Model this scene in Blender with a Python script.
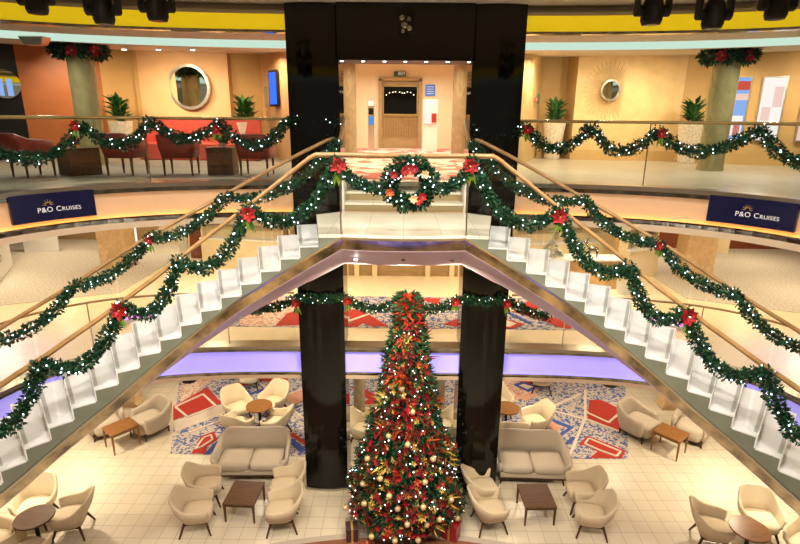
import bpy, bmesh, math, random
from mathutils import Vector, Matrix
random.seed(7)
PI = math.pi
for o in list(bpy.data.objects): bpy.data.objects.remove(o)
SC = bpy.context.scene
COL = SC.collection

# ------------------------------------------------------------------ camera
F = 533.0
P, ROLL, YAW = math.radians(16.2), math.radians(0.5), math.radians(0.35)
cam = bpy.data.cameras.new('camera'); cam_o = bpy.data.objects.new('camera', cam); COL.objects.link(cam_o)
cam.sensor_width = 36.0; cam.sensor_fit = 'HORIZONTAL'; cam.lens = F / 800 * 36
cam.clip_start = 0.05; cam.clip_end = 200
_r0 = Vector((1, 0, 0)); _u0 = Vector((0, math.sin(P), math.cos(P))); _f0 = Vector((0, math.cos(P), -math.sin(P)))
_r = _r0 * math.cos(ROLL) + _u0 * math.sin(ROLL); _u = _u0 * math.cos(ROLL) - _r0 * math.sin(ROLL)
_m = Matrix((_r, _u, -_f0)).transposed()
_m = Matrix.Rotation(YAW, 3, 'Z') @ _m
cam_o.matrix_world = Matrix.Translation((0, 0, 1.15)) @ _m.to_4x4()
SC.camera = cam_o

# ------------------------------------------------------------------ world and exposure
w = bpy.data.worlds.new('world'); SC.world = w; w.use_nodes = True
w.node_tree.nodes['Background'].inputs[0].default_value = (1.0, 0.86, 0.66, 1)
w.node_tree.nodes['Background'].inputs[1].default_value = 0.22
SC.view_settings.view_transform = 'Standard'; SC.view_settings.look = 'None'
SC.view_settings.exposure = 0.0; SC.view_settings.gamma = 1.0
SC.view_settings.use_curve_mapping = False

D3, D2, D1 = 0.0, -3.33, -6.66          # the three decks
WARM = (1.0, 0.80, 0.52); NEUT = (1.0, 0.90, 0.74)

def lamp(loc, watt, size=0.3, color=WARM, spread=150, aim=None):
    l = bpy.data.lights.new('area_lamp', 'AREA'); l.shape = 'DISK'; l.size = size
    l.energy = watt; l.color = color; l.spread = math.radians(spread)
    o = bpy.data.objects.new('area_lamp', l); o.location = loc; COL.objects.link(o)
    if aim is not None:
        o.rotation_euler = (Vector(aim) - Vector(loc)).to_track_quat('-Z', 'Y').to_euler()
    return o

# ceiling lamps; those added only to brighten say so
for x in (-9, -4.5, 0, 4.5, 9):                                     # unseen lamps added behind the viewer so the stair band reflects light
    lamp((x, -3.2, -.82), 70, .3, WARM, 160); lamp((x, -3.2, -4.12), 90, .3, WARM, 160)
for x in (-10.5, 10.5): lamp((x, 4.0, -.82), 70, .3, WARM, 160); lamp((x, 4.0, -4.12), 90, .3, WARM, 160)  # more added lamps at the sides, out of view
for x in (-2.7, -0.9, 0.9, 2.7):                                   # above the atrium, shining down the well
    lamp((x, 3.4, 2.9), 88, 0.5, NEUT, 100, (x * 1.1, 8.0, D1))
    lamp((x * 1.5, 6.6, 2.9), 55, 0.5, (1, .93, .82), 120, (x * 1.8, 7.6, -2))
for x in (-8.6, -5.9, -3.6, 3.6, 5.9, 8.6):                          # deck 3 lounge and gallery
    lamp((x, 14.2 if abs(x) < 8 else 13.2, 2.66), 38 if x < 0 else 40, 0.25, WARM, 165)
for x in (-7.5, -4.2, 4.2, 7.5):
    lamp((x, 11.6, 2.5), 30 if x < 0 else 34, 0.25, NEUT, 160)
for x in (-1.5, 0.0, 1.5):
    lamp((x, 18.6, 3.1), 70, 0.25, NEUT, 160); lamp((x, 15.9, 2.75), 50, 0.25, WARM, 160); lamp((x, 13.0, 2.6), 60, 0.25, WARM, 150)  # second lamp added to brighten the fronts of the foyer columns
for x, y, e in ((-11, 13.5, 75), (-8, 12.2, 55), (-5.2, 13.6, 90), (-2.3, 13.0, 70), (2.3, 13.0, 70), (5.2, 13.6, 90), (8, 12.2, 55), (11, 13.5, 75),
                (-11.5, 17, 55), (-8, 17.4, 55), (8, 17.4, 55), (11.5, 17, 55), (0, 12.6, 45), (-8.6, 9.2, 45), (8.6, 9.2, 45)):
    lamp((x, y, -0.80), e * .95, 0.25, WARM, 160)                         # under deck 3
for x, y, e in ((-7.6, 10.2, 125), (7.4, 10.2, 125), (-3.6, 12.2, 66), (3.4, 12.2, 66), (-6.2, 13.4, 55), (6.2, 13.4, 55), (0, 12.4, 60),
                (-8.0, 8.6, 60), (8.0, 8.6, 60), (-2.5, 15, 40), (2.5, 15, 40), (-9, 13, 40), (9, 13, 40)):
    lamp((x, y, -4.10), e * .74, 0.25, (1.0, .84, .60), 160)                         # under deck 2

for x, y in ((-6.55, 13.6), (-5.75, 13.7), (-4.95, 13.7), (-8.3, 13.6), (5.2, 14.2), (6.4, 14.2), (8.0, 13.6), (9.8, 13.0), (3.6, 14.4)):
    lamp((x, y, 2.54), 15 if x < 0 else 14, .12, WARM, 110, (x * 1.04, y + 2.0, .9))      # added to brighten the upper walls; three left ones stand at the downlights
for x in (-.72, 0, .74): lamp((x, 7.95, -1.12), 34, .08, WARM, 150, (x * 1.3, 8.9, -3.5))   # downlights in the underside of the landing
# ------------------------------------------------------------------ materials
def newmat(name):
    m = bpy.data.materials.new(name); m.use_nodes = True
    return m, m.node_tree.nodes, m.node_tree.links, m.node_tree.nodes['Principled BSDF']

def mat(name, col, rough=0.6, metal=0.0, spec=0.5, noise=0.0, scale=20.0, col2=None, coat=0.0, emit=None, estr=0.0, bump=0.0):
    m, n, l, b = newmat(name)
    b.inputs['Roughness'].default_value = rough; b.inputs['Metallic'].default_value = metal
    b.inputs['Specular IOR Level'].default_value = spec; b.inputs['Coat Weight'].default_value = coat
    b.inputs['Base Color'].default_value = (*col, 1)
    if noise or col2:
        t = n.new('ShaderNodeTexNoise'); t.inputs['Scale'].default_value = scale; t.inputs['Detail'].default_value = 4
        c = n.new('ShaderNodeTexCoord'); l.new(c.outputs['Object'], t.inputs['Vector'])
        r = n.new('ShaderNodeValToRGB'); l.new(t.outputs['Fac'], r.inputs[0])
        c2 = col2 or tuple(min(1, v * (1 + noise)) for v in col)
        c1 = col if col2 else tuple(v * (1 - noise) for v in col)
        r.color_ramp.elements[0].position = .35; r.color_ramp.elements[1].position = .65
        r.color_ramp.elements[0].color = (*c1, 1); r.color_ramp.elements[1].color = (*c2, 1)
        l.new(r.outputs[0], b.inputs['Base Color'])
        if bump:
            bu = n.new('ShaderNodeBump'); bu.inputs['Strength'].default_value = bump
            l.new(t.outputs['Fac'], bu.inputs['Height']); l.new(bu.outputs[0], b.inputs['Normal'])
    if emit:
        b.inputs['Emission Color'].default_value = (*emit, 1); b.inputs['Emission Strength'].default_value = estr
    return m

def island_mat(name, cols, rough=0.5, spec=0.4, estr=0.0):
    m, n, l, b = newmat(name)
    g = n.new('ShaderNodeNewGeometry'); r = n.new('ShaderNodeValToRGB'); r.color_ramp.interpolation = 'CONSTANT'
    l.new(g.outputs['Random Per Island'], r.inputs[0])
    e = r.color_ramp.elements
    while len(e) < len(cols): e.new(0.5)
    for i, c in enumerate(cols): e[i].position = i / len(cols); e[i].color = (*c, 1)
    l.new(r.outputs[0], b.inputs['Base Color']); b.inputs['Roughness'].default_value = rough
    b.inputs['Specular IOR Level'].default_value = spec
    return m

def tile_mat(name, c1, c2, mortar, size, msize=0.012, rough=0.25, rot=0.0):
    m, n, l, b = newmat(name)
    c = n.new('ShaderNodeTexCoord'); mp = n.new('ShaderNodeMapping'); mp.inputs['Rotation'].default_value = (0, 0, rot)
    l.new(c.outputs['Object'], mp.inputs[0])
    t = n.new('ShaderNodeTexBrick'); l.new(mp.outputs[0], t.inputs['Vector'])
    t.offset = 0; t.inputs['Scale'].default_value = 1.0
    t.inputs['Brick Width'].default_value = size; t.inputs['Row Height'].default_value = size
    t.inputs['Mortar Size'].default_value = msize; t.inputs['Mortar Smooth'].default_value = 0.3
    t.inputs['Color1'].default_value = (*c1, 1); t.inputs['Color2'].default_value = (*c2, 1); t.inputs['Mortar'].default_value = (*mortar, 1)
    l.new(t.outputs['Color'], b.inputs['Base Color']); b.inputs['Roughness'].default_value = rough
    return m

def wood_mat(name, c1, c2, scale=3.0, rough=0.4, stretch=(1, 1, 8), axis='X'):
    m, n, l, b = newmat(name)
    c = n.new('ShaderNodeTexCoord'); mp = n.new('ShaderNodeMapping'); mp.inputs['Scale'].default_value = stretch
    l.new(c.outputs['Object'], mp.inputs[0])
    t = n.new('ShaderNodeTexNoise'); t.inputs['Scale'].default_value = scale; t.inputs['Detail'].default_value = 6
    t.inputs['Distortion'].default_value = 1.2
    l.new(mp.outputs[0], t.inputs['Vector'])
    r = n.new('ShaderNodeValToRGB'); l.new(t.outputs['Fac'], r.inputs[0])
    r.color_ramp.elements[0].position = .3; r.color_ramp.elements[1].position = .7
    r.color_ramp.elements[0].color = (*c1, 1); r.color_ramp.elements[1].color = (*c2, 1)
    l.new(r.outputs[0], b.inputs['Base Color']); b.inputs['Roughness'].default_value = rough; b.inputs['Specular IOR Level'].default_value = .3
    return m

def emis(name, col, s, sample=True):
    m, n, l, b = newmat(name); n.remove(b)
    e = n.new('ShaderNodeEmission'); e.inputs[0].default_value = (*col, 1); e.inputs[1].default_value = s
    l.new(e.outputs[0], n['Material Output'].inputs[0])
    if not sample: m.cycles.emission_sampling = 'NONE'
    return m

def glass_mat(name, tint=(0.965, 0.975, 0.965), refl=0.015):
    m, n, l, b = newmat(name); n.remove(b)
    t = n.new('ShaderNodeBsdfTransparent'); t.inputs[0].default_value = (*tint, 1)
    g = n.new('ShaderNodeBsdfGlossy'); g.inputs['Roughness'].default_value = 0.02
    lw = n.new('ShaderNodeLayerWeight'); lw.inputs[0].default_value = 0.25
    mu = n.new('ShaderNodeMath'); mu.operation = 'MULTIPLY_ADD'; mu.inputs[1].default_value = 0.16; mu.inputs[2].default_value = refl
    l.new(lw.outputs['Fresnel'], mu.inputs[0])
    x = n.new('ShaderNodeMixShader'); l.new(mu.outputs[0], x.inputs[0]); l.new(t.outputs[0], x.inputs[1]); l.new(g.outputs[0], x.inputs[2])
    l.new(x.outputs[0], n['Material Output'].inputs[0])
    return m

M = {}
M['cream_tile'] = tile_mat('cream_tile', (.58, .51, .39), (.61, .54, .42), (.38, .32, .23), 0.31, 0.007, 0.33, 0.0)
M['cream_floor'] = mat('cream_floor', (.80, .69, .48), .3, noise=.04, scale=3)
M['grey_carpet'] = wood_mat('grey_carpet', (.20, .17, .14), (.34, .30, .25), 4, .95, (14, 1, 1))
M['speckle'] = mat('speckle_carpet', (.36, .33, .28), .95, col2=(.62, .58, .50), scale=22)
M['gallery_floor'] = mat('gallery_floor', (.42, .38, .29), .35, col2=(.50, .45, .35), scale=5)
M['foyer_carpet'] = None
M['ceiling'] = mat('ceiling_paint', (.62, .52, .40), .7)
M['atrium_ceiling'] = mat('atrium_ceiling_paint', (.60, .53, .42), .6)
M['soffit'] = mat('soffit_paint', (.70, .55, .46), .6)
M['peach_wall'] = mat('peach_wall', (.66, .40, .19), .6, noise=.04, scale=2)
M['ochre_wall'] = mat('ochre_wall', (.50, .29, .09), .6, noise=.05, scale=2)
M['orange_wall'] = mat('orange_wall', (.38, .11, .025), .5, noise=.08, scale=2)
M['tan_wall'] = mat('tan_wall', (.56, .37, .15), .6, noise=.05, scale=2)
M['cream_wall'] = mat('cream_wall', (.72, .60, .38), .6, noise=.04, scale=2)
M['pale_wall'] = mat('pale_wall', (.70, .50, .24), .5, noise=.08, scale=3)
M['foyer_wall'] = mat('foyer_wall', (.76, .64, .42), .6)
M['dark_wall'] = mat('dark_wall', (.010, .009, .010), .2)
M['brown_panel'] = wood_mat('brown_panel', (.30, .20, .09), (.40, .27, .13), 2, .5)
M['red_wood'] = wood_mat('red_wood', (.17, .045, .02), (.28, .08, .03), 3, .4)
M['black_gloss'] = mat('black_gloss', (.004, .004, .003), .07, spec=.32)
M['black_plain'] = mat('black_plain', (.006, .006, .006), .5, spec=.25)
M['steel'] = mat('steel', (.62, .58, .50), .12, metal=1)
M['dark_steel'] = mat('dark_steel', (.30, .28, .23), .12, metal=1, noise=.35, scale=6)
M['brushed'] = mat('brushed_steel', (.42, .39, .33), .28, metal=1)
M['mirror_painted_reflection'] = mat('mirror_painted_reflection', (.22, .19, .15), .06, metal=1, bump=.5, col2=(.82, .68, .46), scale=3.2)  # dark and gold noise stands in for lively reflections in the band
M['lilac'] = mat('lilac_paint', (.60, .47, .58), .45)
M['stringer'] = mat('stringer_glass', (.20, .215, .165), .2, noise=.08, scale=4)
M['tread'] = mat('tread_white', (.82, .84, .88), .25)
M['tread_strip'] = mat('tread_strip', (.40, .42, .42), .3)
M['landing'] = tile_mat('landing_stone', (.86, .82, .70), (.88, .84, .72), (.62, .56, .44), 0.55, .006, .2)
M['riser_tan'] = mat('riser_tan', (.40, .31, .16), .4)
M['handrail'] = wood_mat('handrail_wood', (.30, .17, .06), (.44, .26, .11), 3, .3, (1, 1, 1))
M['brass_rail'] = mat('brass_rail', (.52, .38, .15), .25, metal=.6)
M['glass'] = glass_mat('balustrade_glass')
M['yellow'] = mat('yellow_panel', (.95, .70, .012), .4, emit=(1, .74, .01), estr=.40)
M['cove'] = emis('cove_light', (.74, 1.0, .82), .80)
M['purple'] = mat('purple_lightbox', (.6, .55, .9), .5, emit=(.27, .24, 1.0), estr=.75)
M['purple_led'] = emis('purple_led', (.36, .30, 1.0), 1.9)
M['peach'] = mat('peach_lightbox', (.66, .42, .25), .5, emit=(1, .54, .26), estr=.22)
M['orange_led'] = emis('orange_led', (1, .42, .05), 9)
M['cream_lip'] = mat('cream_lip', (.80, .62, .44), .4)
M['navy'] = mat('navy_banner', (.004, .005, .045), .25)
M['white'] = mat('white_paint', (.80, .80, .78), .4)
M['letter'] = mat('white_letter', (.85, .85, .85), .5, emit=(1, 1, 1), estr=.2)
M['gold_letter'] = mat('gold_letter', (.85, .55, .05), .4, emit=(1, .6, .05), estr=.15)
M['marble_olive'] = wood_mat('olive_marble', (.22, .20, .09), (.38, .33, .17), 3, .25, (1, 1, .5))
M['marble_beige'] = wood_mat('beige_marble', (.22, .18, .105), (.36, .30, .19), 4, .3, (1, 1, .6))
M['burl'] = wood_mat('burl_wood', (.54, .37, .19), (.70, .52, .31), 5, .35, (1, 1, 1))
M['fabric'] = mat('beige_fabric', (.56, .46, .32), .9, noise=.05, scale=60)
M['fabric_grey'] = mat('grey_beige_fabric', (.47, .40, .31), .9, noise=.06, scale=60)
M['fabric_cream'] = mat('cream_fabric', (.72, .62, .44), .85, noise=.04, scale=60)
M['darkwood'] = wood_mat('dark_wood', (.045, .018, .008), (.09, .038, .016), 4, .3, (1, 8, 8))
M['midwood'] = wood_mat('mid_wood', (.065, .028, .011), (.12, .055, .022), 3, .5, (1, 9, 1))
M['orangewood'] = wood_mat('orange_wood', (.18, .075, .022), (.28, .13, .042), 3, .3, (1, 9, 1))
M['floorwood'] = wood_mat('stage_wood', (.16, .06, .035), (.26, .11, .06), 3, .35, (1, 8, 1))
M['leather'] = mat('red_leather', (.27, .03, .018), .4, noise=.15, scale=6)
M['red_seat'] = mat('red_upholstery', (.52, .07, .045), .6, noise=.08, scale=6)
M['needle'] = island_mat('green_foliage', [(.004, .028, .010), (.007, .054, .018), (.014, .092, .030), (.005, .040, .019)])
M['leafy'] = island_mat('plant_leaf', [(.015, .08, .015), (.03, .14, .03), (.05, .19, .05)])
M['ribbon_green'] = island_mat('lime_leaf', [(.12, .24, .02), (.22, .34, .04), (.05, .13, .02)])
M['red_petal'] = island_mat('red_petal', [(.32, .007, .007), (.44, .011, .011), (.20, .004, .005)], .6)
M['orange_petal'] = island_mat('orange_petal', [(.50, .06, .01), (.52, .13, .015), (.40, .03, .01)], .5)
M['crimson_petal'] = island_mat('crimson_petal', [(.28, .005, .015), (.40, .008, .022), (.16, .003, .012)], .5)
M['topper'] = island_mat('topper_red', [(.55, .02, .012), (.44, .012, .01), (.60, .06, .018)], .5)
M['gold_leaf'] = island_mat('gold_leaf', [(.66, .42, .07), (.52, .44, .08), (.78, .50, .14)], .4)
M['gold'] = mat('gold_bauble', (.66, .50, .27), .45, metal=.3)
M['bulb'] = emis('fairy_bulb', (.80, .94, 1.0), 5, False)
M['bulb_warm'] = emis('warm_bulb', (1, .85, .55), 4, False)
M['spot'] = emis('downlight_lens', (1, .95, .82), 10, False)
M['spot_blue'] = emis('blue_lens', (.25, .45, 1), 5, False)
M['mirror'] = mat('mirror_glass', (.75, .78, .74), .03, metal=1)
M['mirror_frame'] = mat('silver_frame', (.62, .56, .48), .3, metal=.8)
M['pot'] = mat('speckled_pot', (.55, .45, .34), .6, col2=(.80, .74, .62), scale=26)
M['screen_blue'] = emis('blue_screen', (.05, .16, .95), 1.3)
M['screen_dark'] = mat('screen_bezel', (.01, .01, .012), .2)
M['poster_pink'] = emis('poster_pink', (1.0, .70, .60), .9)
M['poster_white'] = emis('poster_white', (1.0, .93, .85), 1.0)
M['poster_blue'] = emis('poster_blue', (.30, .50, .95), .9)
M['poster_red'] = emis('poster_red', (.75, .12, .08), .8)
M['sign_green'] = mat('sign_green', (.01, .10, .05), .4)
M['sign_blue'] = mat('sign_blue', (.03, .18, .62), .4, emit=(.05, .25, .8), estr=.2)
M['grout'] = mat('grey_rim', (.40, .34, .27), .5)
M['gift_purple'] = mat('gift_purple', (.06, .025, .03), .35)
M['gift_red'] = mat('gift_red', (.30, .015, .02), .35)
M['ribbon_gold'] = mat('gold_ribbon', (.6, .4, .1), .35, metal=.5)
M['silver'] = mat('silver_tinsel', (.55, .58, .55), .35, metal=.6)

def speck_rug(name, base, c2, scale):
    m, n, l, b = newmat(name)
    c = n.new('ShaderNodeTexCoord'); v = n.new('ShaderNodeTexVoronoi'); v.inputs['Scale'].default_value = scale
    v.feature = 'F1'; v.distance = 'MANHATTAN'
    l.new(c.outputs['Object'], v.inputs['Vector'])
    r = n.new('ShaderNodeValToRGB'); r.color_ramp.interpolation = 'CONSTANT'
    sep = n.new('ShaderNodeSeparateColor'); l.new(v.outputs['Color'], sep.inputs[0])
    l.new(sep.outputs[0], r.inputs[0]); e = r.color_ramp.elements
    e[0].position = 0; e[0].color = (*base, 1); e[1].position = .60; e[1].color = (*c2, 1)
    l.new(r.outputs[0], b.inputs['Base Color']); b.inputs['Roughness'].default_value = .95
    return m
def stripe_rug(name, base, c2, scale, rot):
    m, n, l, b = newmat(name)
    c = n.new('ShaderNodeTexCoord'); mp = n.new('ShaderNodeMapping'); mp.inputs['Rotation'].default_value = (0, 0, rot)
    v = n.new('ShaderNodeTexWave'); v.inputs['Scale'].default_value = scale
    l.new(c.outputs['Object'], mp.inputs[0]); l.new(mp.outputs[0], v.inputs['Vector'])
    r = n.new('ShaderNodeValToRGB'); r.color_ramp.interpolation = 'CONSTANT'; l.new(v.outputs['Fac'], r.inputs[0]); e = r.color_ramp.elements
    e[0].color = (*base, 1); e[1].position = .5; e[1].color = (*c2, 1)
    l.new(r.outputs[0], b.inputs['Base Color']); b.inputs['Roughness'].default_value = .95
    return m
M['rug_white'] = mat('rug_white', (.66, .57, .48), .95, noise=.06, scale=20)
M['rug_blue_speck'] = speck_rug('rug_blue_speckle', (.50, .44, .38), (.06, .10, .28), 21)
M['rug_pink_speck'] = speck_rug('rug_pink_speckle', (.64, .52, .44), (.50, .22, .14), 20)
M['rug_red'] = mat('rug_red', (.40, .03, .02), .95, noise=.08, scale=20)
M['rug_blue'] = mat('rug_blue', (.045, .08, .33), .95, noise=.1, scale=20)
M['rug_stripe'] = stripe_rug('rug_orange_stripe', (.60, .50, .40), (.60, .14, .04), 9, .8)
M['foyer_carpet'] = speck_rug('foyer_carpet', (.62, .42, .34), (.55, .12, .08), 2.2)

# ------------------------------------------------------------------ object helpers
def tag(o, label, cat, group=None, kind=None):
    if label: o['label'] = label
    if cat: o['category'] = cat
    if group: o['group'] = group
    if kind: o['kind'] = kind
    return o
def thing(name, loc, label, cat, group=None, rz=0.0):
    o = bpy.data.objects.new(name, None); COL.objects.link(o)
    o.location = loc; o.rotation_euler = (0, 0, rz); o.empty_display_size = .1
    return tag(o, label, cat, group)

class MB:
    """collects geometry for ONE mesh object"""
    def __init__(s): s.v = []; s.f = []; s.mi = []; s.cur = 0
    def add(s, vs, fs):
        b = len(s.v); s.v += [tuple(p) for p in vs]
        for f in fs: s.f.append(tuple(b + i for i in f)); s.mi.append(s.cur)
        return s
    def box(s, c, d, rz=0, tilt=None, taper=1.0):
        vs = []
        for z in (-.5, .5):
            k = 1.0 if z > 0 else taper
            for x, y in ((-.5, -.5), (.5, -.5), (.5, .5), (-.5, .5)):
                vs.append(Vector((x * d[0] * k, y * d[1] * k, z * d[2])))
        R = Matrix.Rotation(rz, 3, 'Z')
        if tilt: R = R @ Matrix.Rotation(tilt[1], 3, tilt[0])
        vs = [R @ v + Vector(c) for v in vs]
        return s.add(vs, [(0, 3, 2, 1), (4, 5, 6, 7), (0, 1, 5, 4), (1, 2, 6, 5), (2, 3, 7, 6), (3, 0, 4, 7)])
    def cyl(s, p0, p1, r0, r1=None, n=16, cap=True):
        r1 = r0 if r1 is None else r1
        p0 = Vector(p0); p1 = Vector(p1); d = (p1 - p0).normalized()
        a = d.orthogonal().normalized(); b = d.cross(a)
        vs = []
        for p, r in ((p0, r0), (p1, r1)):
            for i in range(n):
                t = 2 * PI * i / n; vs.append(p + (a * math.cos(t) + b * math.sin(t)) * r)
        fs = [(i, (i + 1) % n, n + (i + 1) % n, n + i) for i in range(n)]
        if cap: fs += [tuple(range(n - 1, -1, -1)), tuple(range(n, 2 * n))]
        return s.add(vs, fs)
    def lathe(s, prof, c=(0, 0, 0), n=24):
        vs = []; fs = []
        for r, z in prof:
            for i in range(n):
                t = 2 * PI * i / n; vs.append((c[0] + r * math.cos(t), c[1] + r * math.sin(t), c[2] + z))
        for j in range(len(prof) - 1):
            for i in range(n):
                fs.append((j * n + i, j * n + (i + 1) % n, (j + 1) * n + (i + 1) % n, (j + 1) * n + i))
        fs.append(tuple(range(n - 1, -1, -1))); fs.append(tuple(range((len(prof) - 1) * n, len(prof) * n)))
        return s.add(vs, fs)
    def prism(s, poly, z0, z1):
        n = len(poly)
        vs = [(x, y, z0) for x, y in poly] + [(x, y, z1) for x, y in poly]
        fs = [tuple(range(n - 1, -1, -1)), tuple(range(n, 2 * n))] + [(i, (i + 1) % n, n + (i + 1) % n, n + i) for i in range(n)]
        return s.add(vs, fs)
    def sphere(s, c, r, seg=12, rings=8, sc=(1, 1, 1)):
        prof = [(max(1e-4, r * math.sin(PI * j / rings)), -r * math.cos(PI * j / rings)) for j in range(rings + 1)]
        b = len(s.v); s.lathe(prof, (0, 0, 0), seg)
        for i in range(b, len(s.v)):
            x, y, z = s.v[i]; s.v[i] = (c[0] + x * sc[0], c[1] + y * sc[1], c[2] + z * sc[2])
        return s
    def sweep(s, path, prof, closed=False, cap=True):
        """profile of (offset to the outward side, z) carried along a path of (x, y, z, nx, ny)"""
        m = len(prof); n = len(path); vs = []; fs = []
        for x, y, z, nx, ny in path:
            for o, dz in prof: vs.append((x + nx * o, y + ny * o, z + dz))
        for i in range(n if closed else n - 1):
            j = (i + 1) % n
            for k in range(m):
                q = (k + 1) % m; fs.append((i * m + k, i * m + q, j * m + q, j * m + k))
        if cap and not closed: fs += [tuple(range(m - 1, -1, -1)), tuple((n - 1) * m + k for k in range(m))]
        return s.add(vs, fs)
    def leaf(s, p, d, up, L, W, bend=.2):
        """a pointed leaf: six-sided blade folded along its middle"""
        d = Vector(d).normalized(); side = d.cross(Vector(up))
        if side.length < 1e-3: side = d.orthogonal()
        side.normalize(); nrm = side.cross(d)
        p = Vector(p); mid = p + d * L * .45 + nrm * L * bend * .5; tip = p + d * L
        return s.add([p, mid + side * W * .5, tip, mid - side * W * .5], [(0, 1, 2), (0, 2, 3)])
    def build(s, name, mats, parent=None, smooth=False, kind=None, label=None, loc=None):
        me = bpy.data.meshes.new(name)
        me.from_pydata([tuple(v) for v in s.v], [], s.f)
        if not isinstance(mats, (list, tuple)): mats = [mats]
        for m in mats: me.materials.append(m)
        if len(mats) > 1: me.polygons.foreach_set('material_index', s.mi)
        bm = bmesh.new(); bm.from_mesh(me); bmesh.ops.recalc_face_normals(bm, faces=bm.faces); bm.to_mesh(me); bm.free()
        if smooth: me.polygons.foreach_set('use_smooth', [True] * len(me.polygons))
        me.update()
        o = bpy.data.objects.new(name, me); COL.objects.link(o)
        if parent is not None: o.parent = parent
        if kind: o['kind'] = kind
        if label: o['label'] = label
        if loc: o.location = loc
        return o
def bevel(o, w=.01, seg=2, angle=35):
    b = o.modifiers.new('bevel', 'BEVEL'); b.width = w; b.segments = seg; b.limit_method = 'ANGLE'; b.angle_limit = math.radians(angle)
    return o
def subsurf(o, n=1):
    b = o.modifiers.new('subdivision', 'SUBSURF'); b.levels = n; b.render_levels = n
    return o
def struct(o): o['kind'] = 'structure'; return o
def copy_tree(o, parent=None):
    c = o.copy(); COL.objects.link(c)
    if parent is not None: c.parent = parent
    for ch in [x for x in o.children]: copy_tree(ch, c)
    return c

# ------------------------------------------------------------------ plan curves
def sup(a, b, cy, n, N=160, th0=-PI, th1=PI, closed=True):
    raw = []
    K = 2400
    for i in range(K + 1):
        t = th0 + (th1 - th0) * i / K; c = math.cos(t); s_ = math.sin(t)
        raw.append((a * math.copysign(abs(c) ** (2 / n), c), cy + b * math.copysign(abs(s_) ** (2 / n), s_)))
    L = [0]
    for i in range(1, len(raw)): L.append(L[-1] + math.hypot(raw[i][0] - raw[i-1][0], raw[i][1] - raw[i-1][1]))
    cnt = N if closed else N + 1
    out = []; j = 0
    for k in range(cnt):
        d = L[-1] * k / N
        while j < len(L) - 2 and L[j + 1] < d: j += 1
        f = (d - L[j]) / max(1e-9, L[j + 1] - L[j]); out.append((raw[j][0] + (raw[j+1][0] - raw[j][0]) * f, raw[j][1] + (raw[j+1][1] - raw[j][1]) * f))
    return out
def with_n(pts, z=0.0, closed=True, flip=False):
    """adds the outward normal (away from the curve's inside, when the curve runs anticlockwise)"""
    n = len(pts); out = []
    zz = z if callable(z) else (lambda i: z)
    for i in range(n):
        a = pts[(i - 1) % n] if closed or i > 0 else pts[i]; b = pts[(i + 1) % n] if closed or i < n - 1 else pts[i]
        tx, ty = b[0] - a[0], b[1] - a[1]; l = math.hypot(tx, ty) or 1
        nx, ny = ty / l, -tx / l
        if flip: nx, ny = -nx, -ny
        out.append((pts[i][0], pts[i][1], zz(i), nx, ny))
    return out
E3 = sup(6.5, 5.25, 4.7, 3.3)              # edge of the opening in deck 3
E2 = sup(6.9, 5.25, 4.7, 4.5)              # edge of the opening in deck 2
E4 = sup(8.5, 5.25, 4.7, 3.0)              # edge of the atrium ceiling
def sub_x(E, x0, x1, ymin=0.0):
    """front part of an opening between two x positions, left to right"""
    c = [p for p in E if p[1] > ymin and x0 <= p[0] <= x1]
    if x0 < -6 or x1 > 6: pass
    c.sort(key=lambda p: math.atan2(p[1] - 4.7, -p[0]) if True else 0)
    c = sorted(c, key=lambda p: -math.atan2(p[1] - 4.7, p[0]))
    return c
def ring(E, off0, off1, z, th, name, m):
    """flat ring slab around the opening"""
    A = with_n(E, 0)
    s = MB(); s.sweep(A, [(off0, z), (off1, z), (off1, z - th), (off0, z - th)], closed=True)
    return struct(s.build(name, m))

# ------------------------------------------------------------------ decks, ceilings
OUT = sup(24, 20, 4.7, 6)
def deck(E, z, th, name, m):
    n = len(E); s = MB()
    # match directions from the centre
    vs = [(x, y, z) for x, y in E] + [(x, y, z) for x, y in OUT] + [(x, y, z - th) for x, y in E] + [(x, y, z - th) for x, y in OUT]
    fs = []
    for i in range(n):
        j = (i + 1) % n
        fs += [(i, j, n + j, n + i), (2*n + i, 3*n + i, 3*n + j, 2*n + j), (i, 2*n + i, 2*n + j, j), (n + i, n + j, 3*n + j, 3*n + i)]
    s.add(vs, fs); return struct(s.build(name, m))
s = MB(); s.prism([(-24, -15), (24, -15), (24, 25), (-24, 25)], D1 - .2, D1); struct(s.build('floor', M['cream_tile']))
deck([(x * .995, 4.7 + (y - 4.7) * 1.0 + 0.0) for x, y in sup(6.95, 5.30, 4.7, 4.5)], D2, .08, 'floor', M['cream_floor'])
deck(sup(6.55, 5.30, 4.7, 3.3), D3, .08, 'floor', M['gallery_floor'])
deck(sup(6.95, 5.30, 4.7, 4.5), D2 - .66, .06, 'ceiling', M['soffit'])
deck(sup(6.55, 5.30, 4.7, 3.3), D3 - .72, .06, 'ceiling', M['soffit'])
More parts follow.
